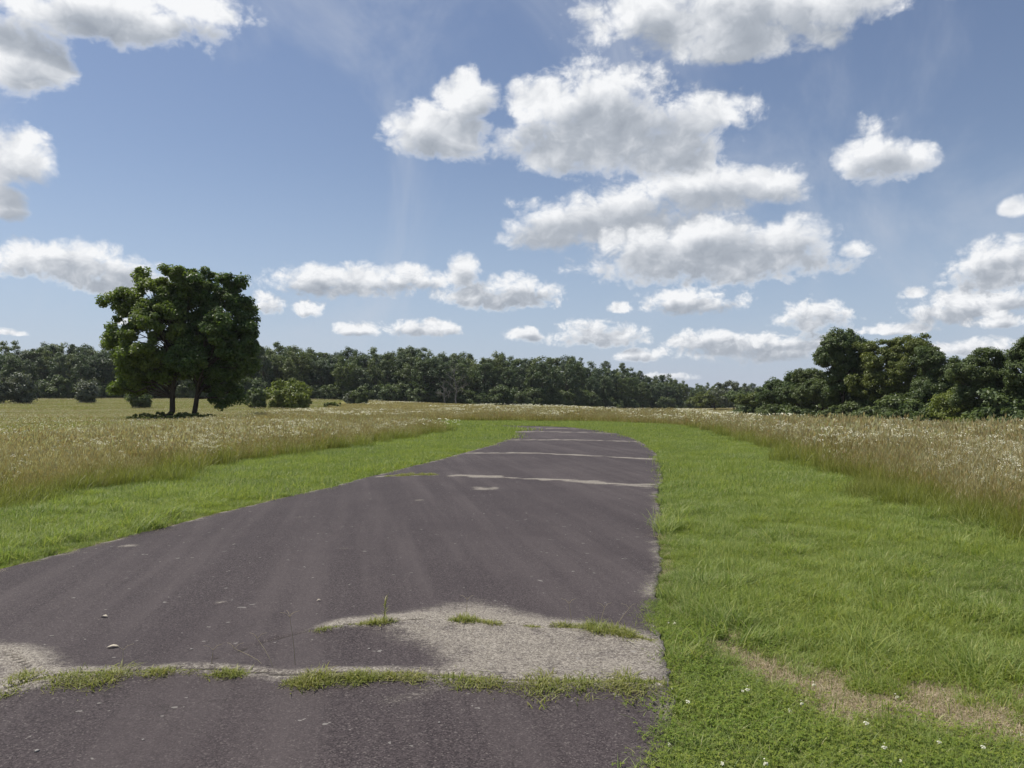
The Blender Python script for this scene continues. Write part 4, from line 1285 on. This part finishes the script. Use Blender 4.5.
        return alpha, n.ramp(L, [(0, (.30, .335, .39)), (.35, (.41, .445, .50)), (.65, (.62, .645, .685)), (.95, (.86, .87, .885))])
    a1, c1 = layer(BACK); a2, c2 = layer(FRONT)
    ccol = n.mix(a2, c1, c2)
    alpha = n.m('SUBTRACT', 1.0, n.m('MULTIPLY', n.m('SUBTRACT', 1.0, a1), n.m('SUBTRACT', 1.0, a2)))
    # thin high veils
    veil = n.noise(n.v('MULTIPLY', p0, (2.2, 1.3, 1)), 1.6, 6, .6, .8)
    va = n.m('MULTIPLY', n.mr(veil, .44, .74, 0, .45), n.mr(el, .75, .5))
    bv = n.new('ShaderNodeBackground'); bv.inputs[0].default_value = (.62, .66, .74, 1); bv.inputs[1].default_value = .8
    bc = n.new('ShaderNodeBackground'); n.put(bc.inputs[0], ccol); bc.inputs[1].default_value = .90
    m1 = n.new('ShaderNodeMixShader'); n.put(m1.inputs[0], va); n.t.links.new(bg.outputs[0], m1.inputs[1]); n.t.links.new(bv.outputs[0], m1.inputs[2])
    m2 = n.new('ShaderNodeMixShader'); n.put(m2.inputs[0], n.m('MULTIPLY', alpha, n.mr(el, .0, .05, .35, 1)))
    n.t.links.new(m1.outputs[0], m2.inputs[1]); n.t.links.new(bc.outputs[0], m2.inputs[2])
    o = n.new('ShaderNodeOutputWorld'); n.t.links.new(m2.outputs[0], o.inputs['Surface'])
    w.cycles.sampling_method = 'MANUAL'; w.cycles.sample_map_resolution = 512
build_world()

def build_haze():
    G = Geo()
    x, y0, y1, z0, z1 = 1560, -1560, 1560, -4.0, 42.0
    V = [(-x, y0, z0), (x, y0, z0), (x, y1, z0), (-x, y1, z0), (-x, y0, z1), (x, y0, z1), (x, y1, z1), (-x, y1, z1)]
    f = [(0, 3, 2, 1), (4, 5, 6, 7), (0, 1, 5, 4), (1, 2, 6, 5), (2, 3, 7, 6), (3, 0, 4, 7)]
    m = bpy.data.materials.new('thin_summer_haze'); m.use_nodes = True; m.node_tree.nodes.clear()
    n = NT(m.node_tree)
    v = n.new('ShaderNodeVolumePrincipled'); v.inputs['Color'].default_value = (.90, .94, 1.0, 1)
    v.inputs['Density'].default_value = .0001; v.inputs['Anisotropy'].default_value = .2
    o = n.new('ShaderNodeOutputMaterial'); n.t.links.new(v.outputs[0], o.inputs['Volume'])
    ob = link('haze', make_mesh('haze', V, [np.array(f)], [m]))
    tag(ob, 'thin pale summer haze over the fields and the far wood', 'haze', kind='stuff')
build_haze()

sl = bpy.data.lights.new('sun', 'SUN'); sl.energy = 4.4; sl.angle = math.radians(.53); sl.color = (1.0, .955, .88)
so = bpy.data.objects.new('sun', sl); COL.objects.link(so)
sdir = Vector((math.sin(SUN_AZ) * math.cos(SUN_EL), math.cos(SUN_AZ) * math.cos(SUN_EL), math.sin(SUN_EL)))
so.rotation_euler = sdir.to_track_quat('Z', 'Y').to_euler(); so.location = (0, 0, 60)

cam = bpy.data.cameras.new('camera'); cam.sensor_width = 36; cam.lens = 36 * F / 1024; cam.clip_end = 20000; cam.clip_start = .05
co = bpy.data.objects.new('camera', cam); COL.objects.link(co)
co.location = (0, 0, CAM_H); co.rotation_euler = (PI / 2 + math.atan((HOR - 384) / F), 0, 0)
SC.camera = co

vs = SC.view_settings
vs.view_transform = 'Standard'; vs.look = 'None'; vs.exposure = .27; vs.gamma = 1; vs.use_curve_mapping = False
cy = SC.cycles
cy.volume_bounces = 0; cy.max_bounces = 5; cy.diffuse_bounces = 3; cy.glossy_bounces = 1; cy.transmission_bounces = 3; cy.transparent_max_bounces = 4
cy.caustics_reflective = False; cy.caustics_refractive = False
cy.use_denoising = True; cy.denoiser = 'OPENIMAGEDENOISE'; cy.denoising_input_passes = 'RGB_ALBEDO_NORMAL'; cy.denoising_prefilter = 'ACCURATE'
print('wood trees', cnt)
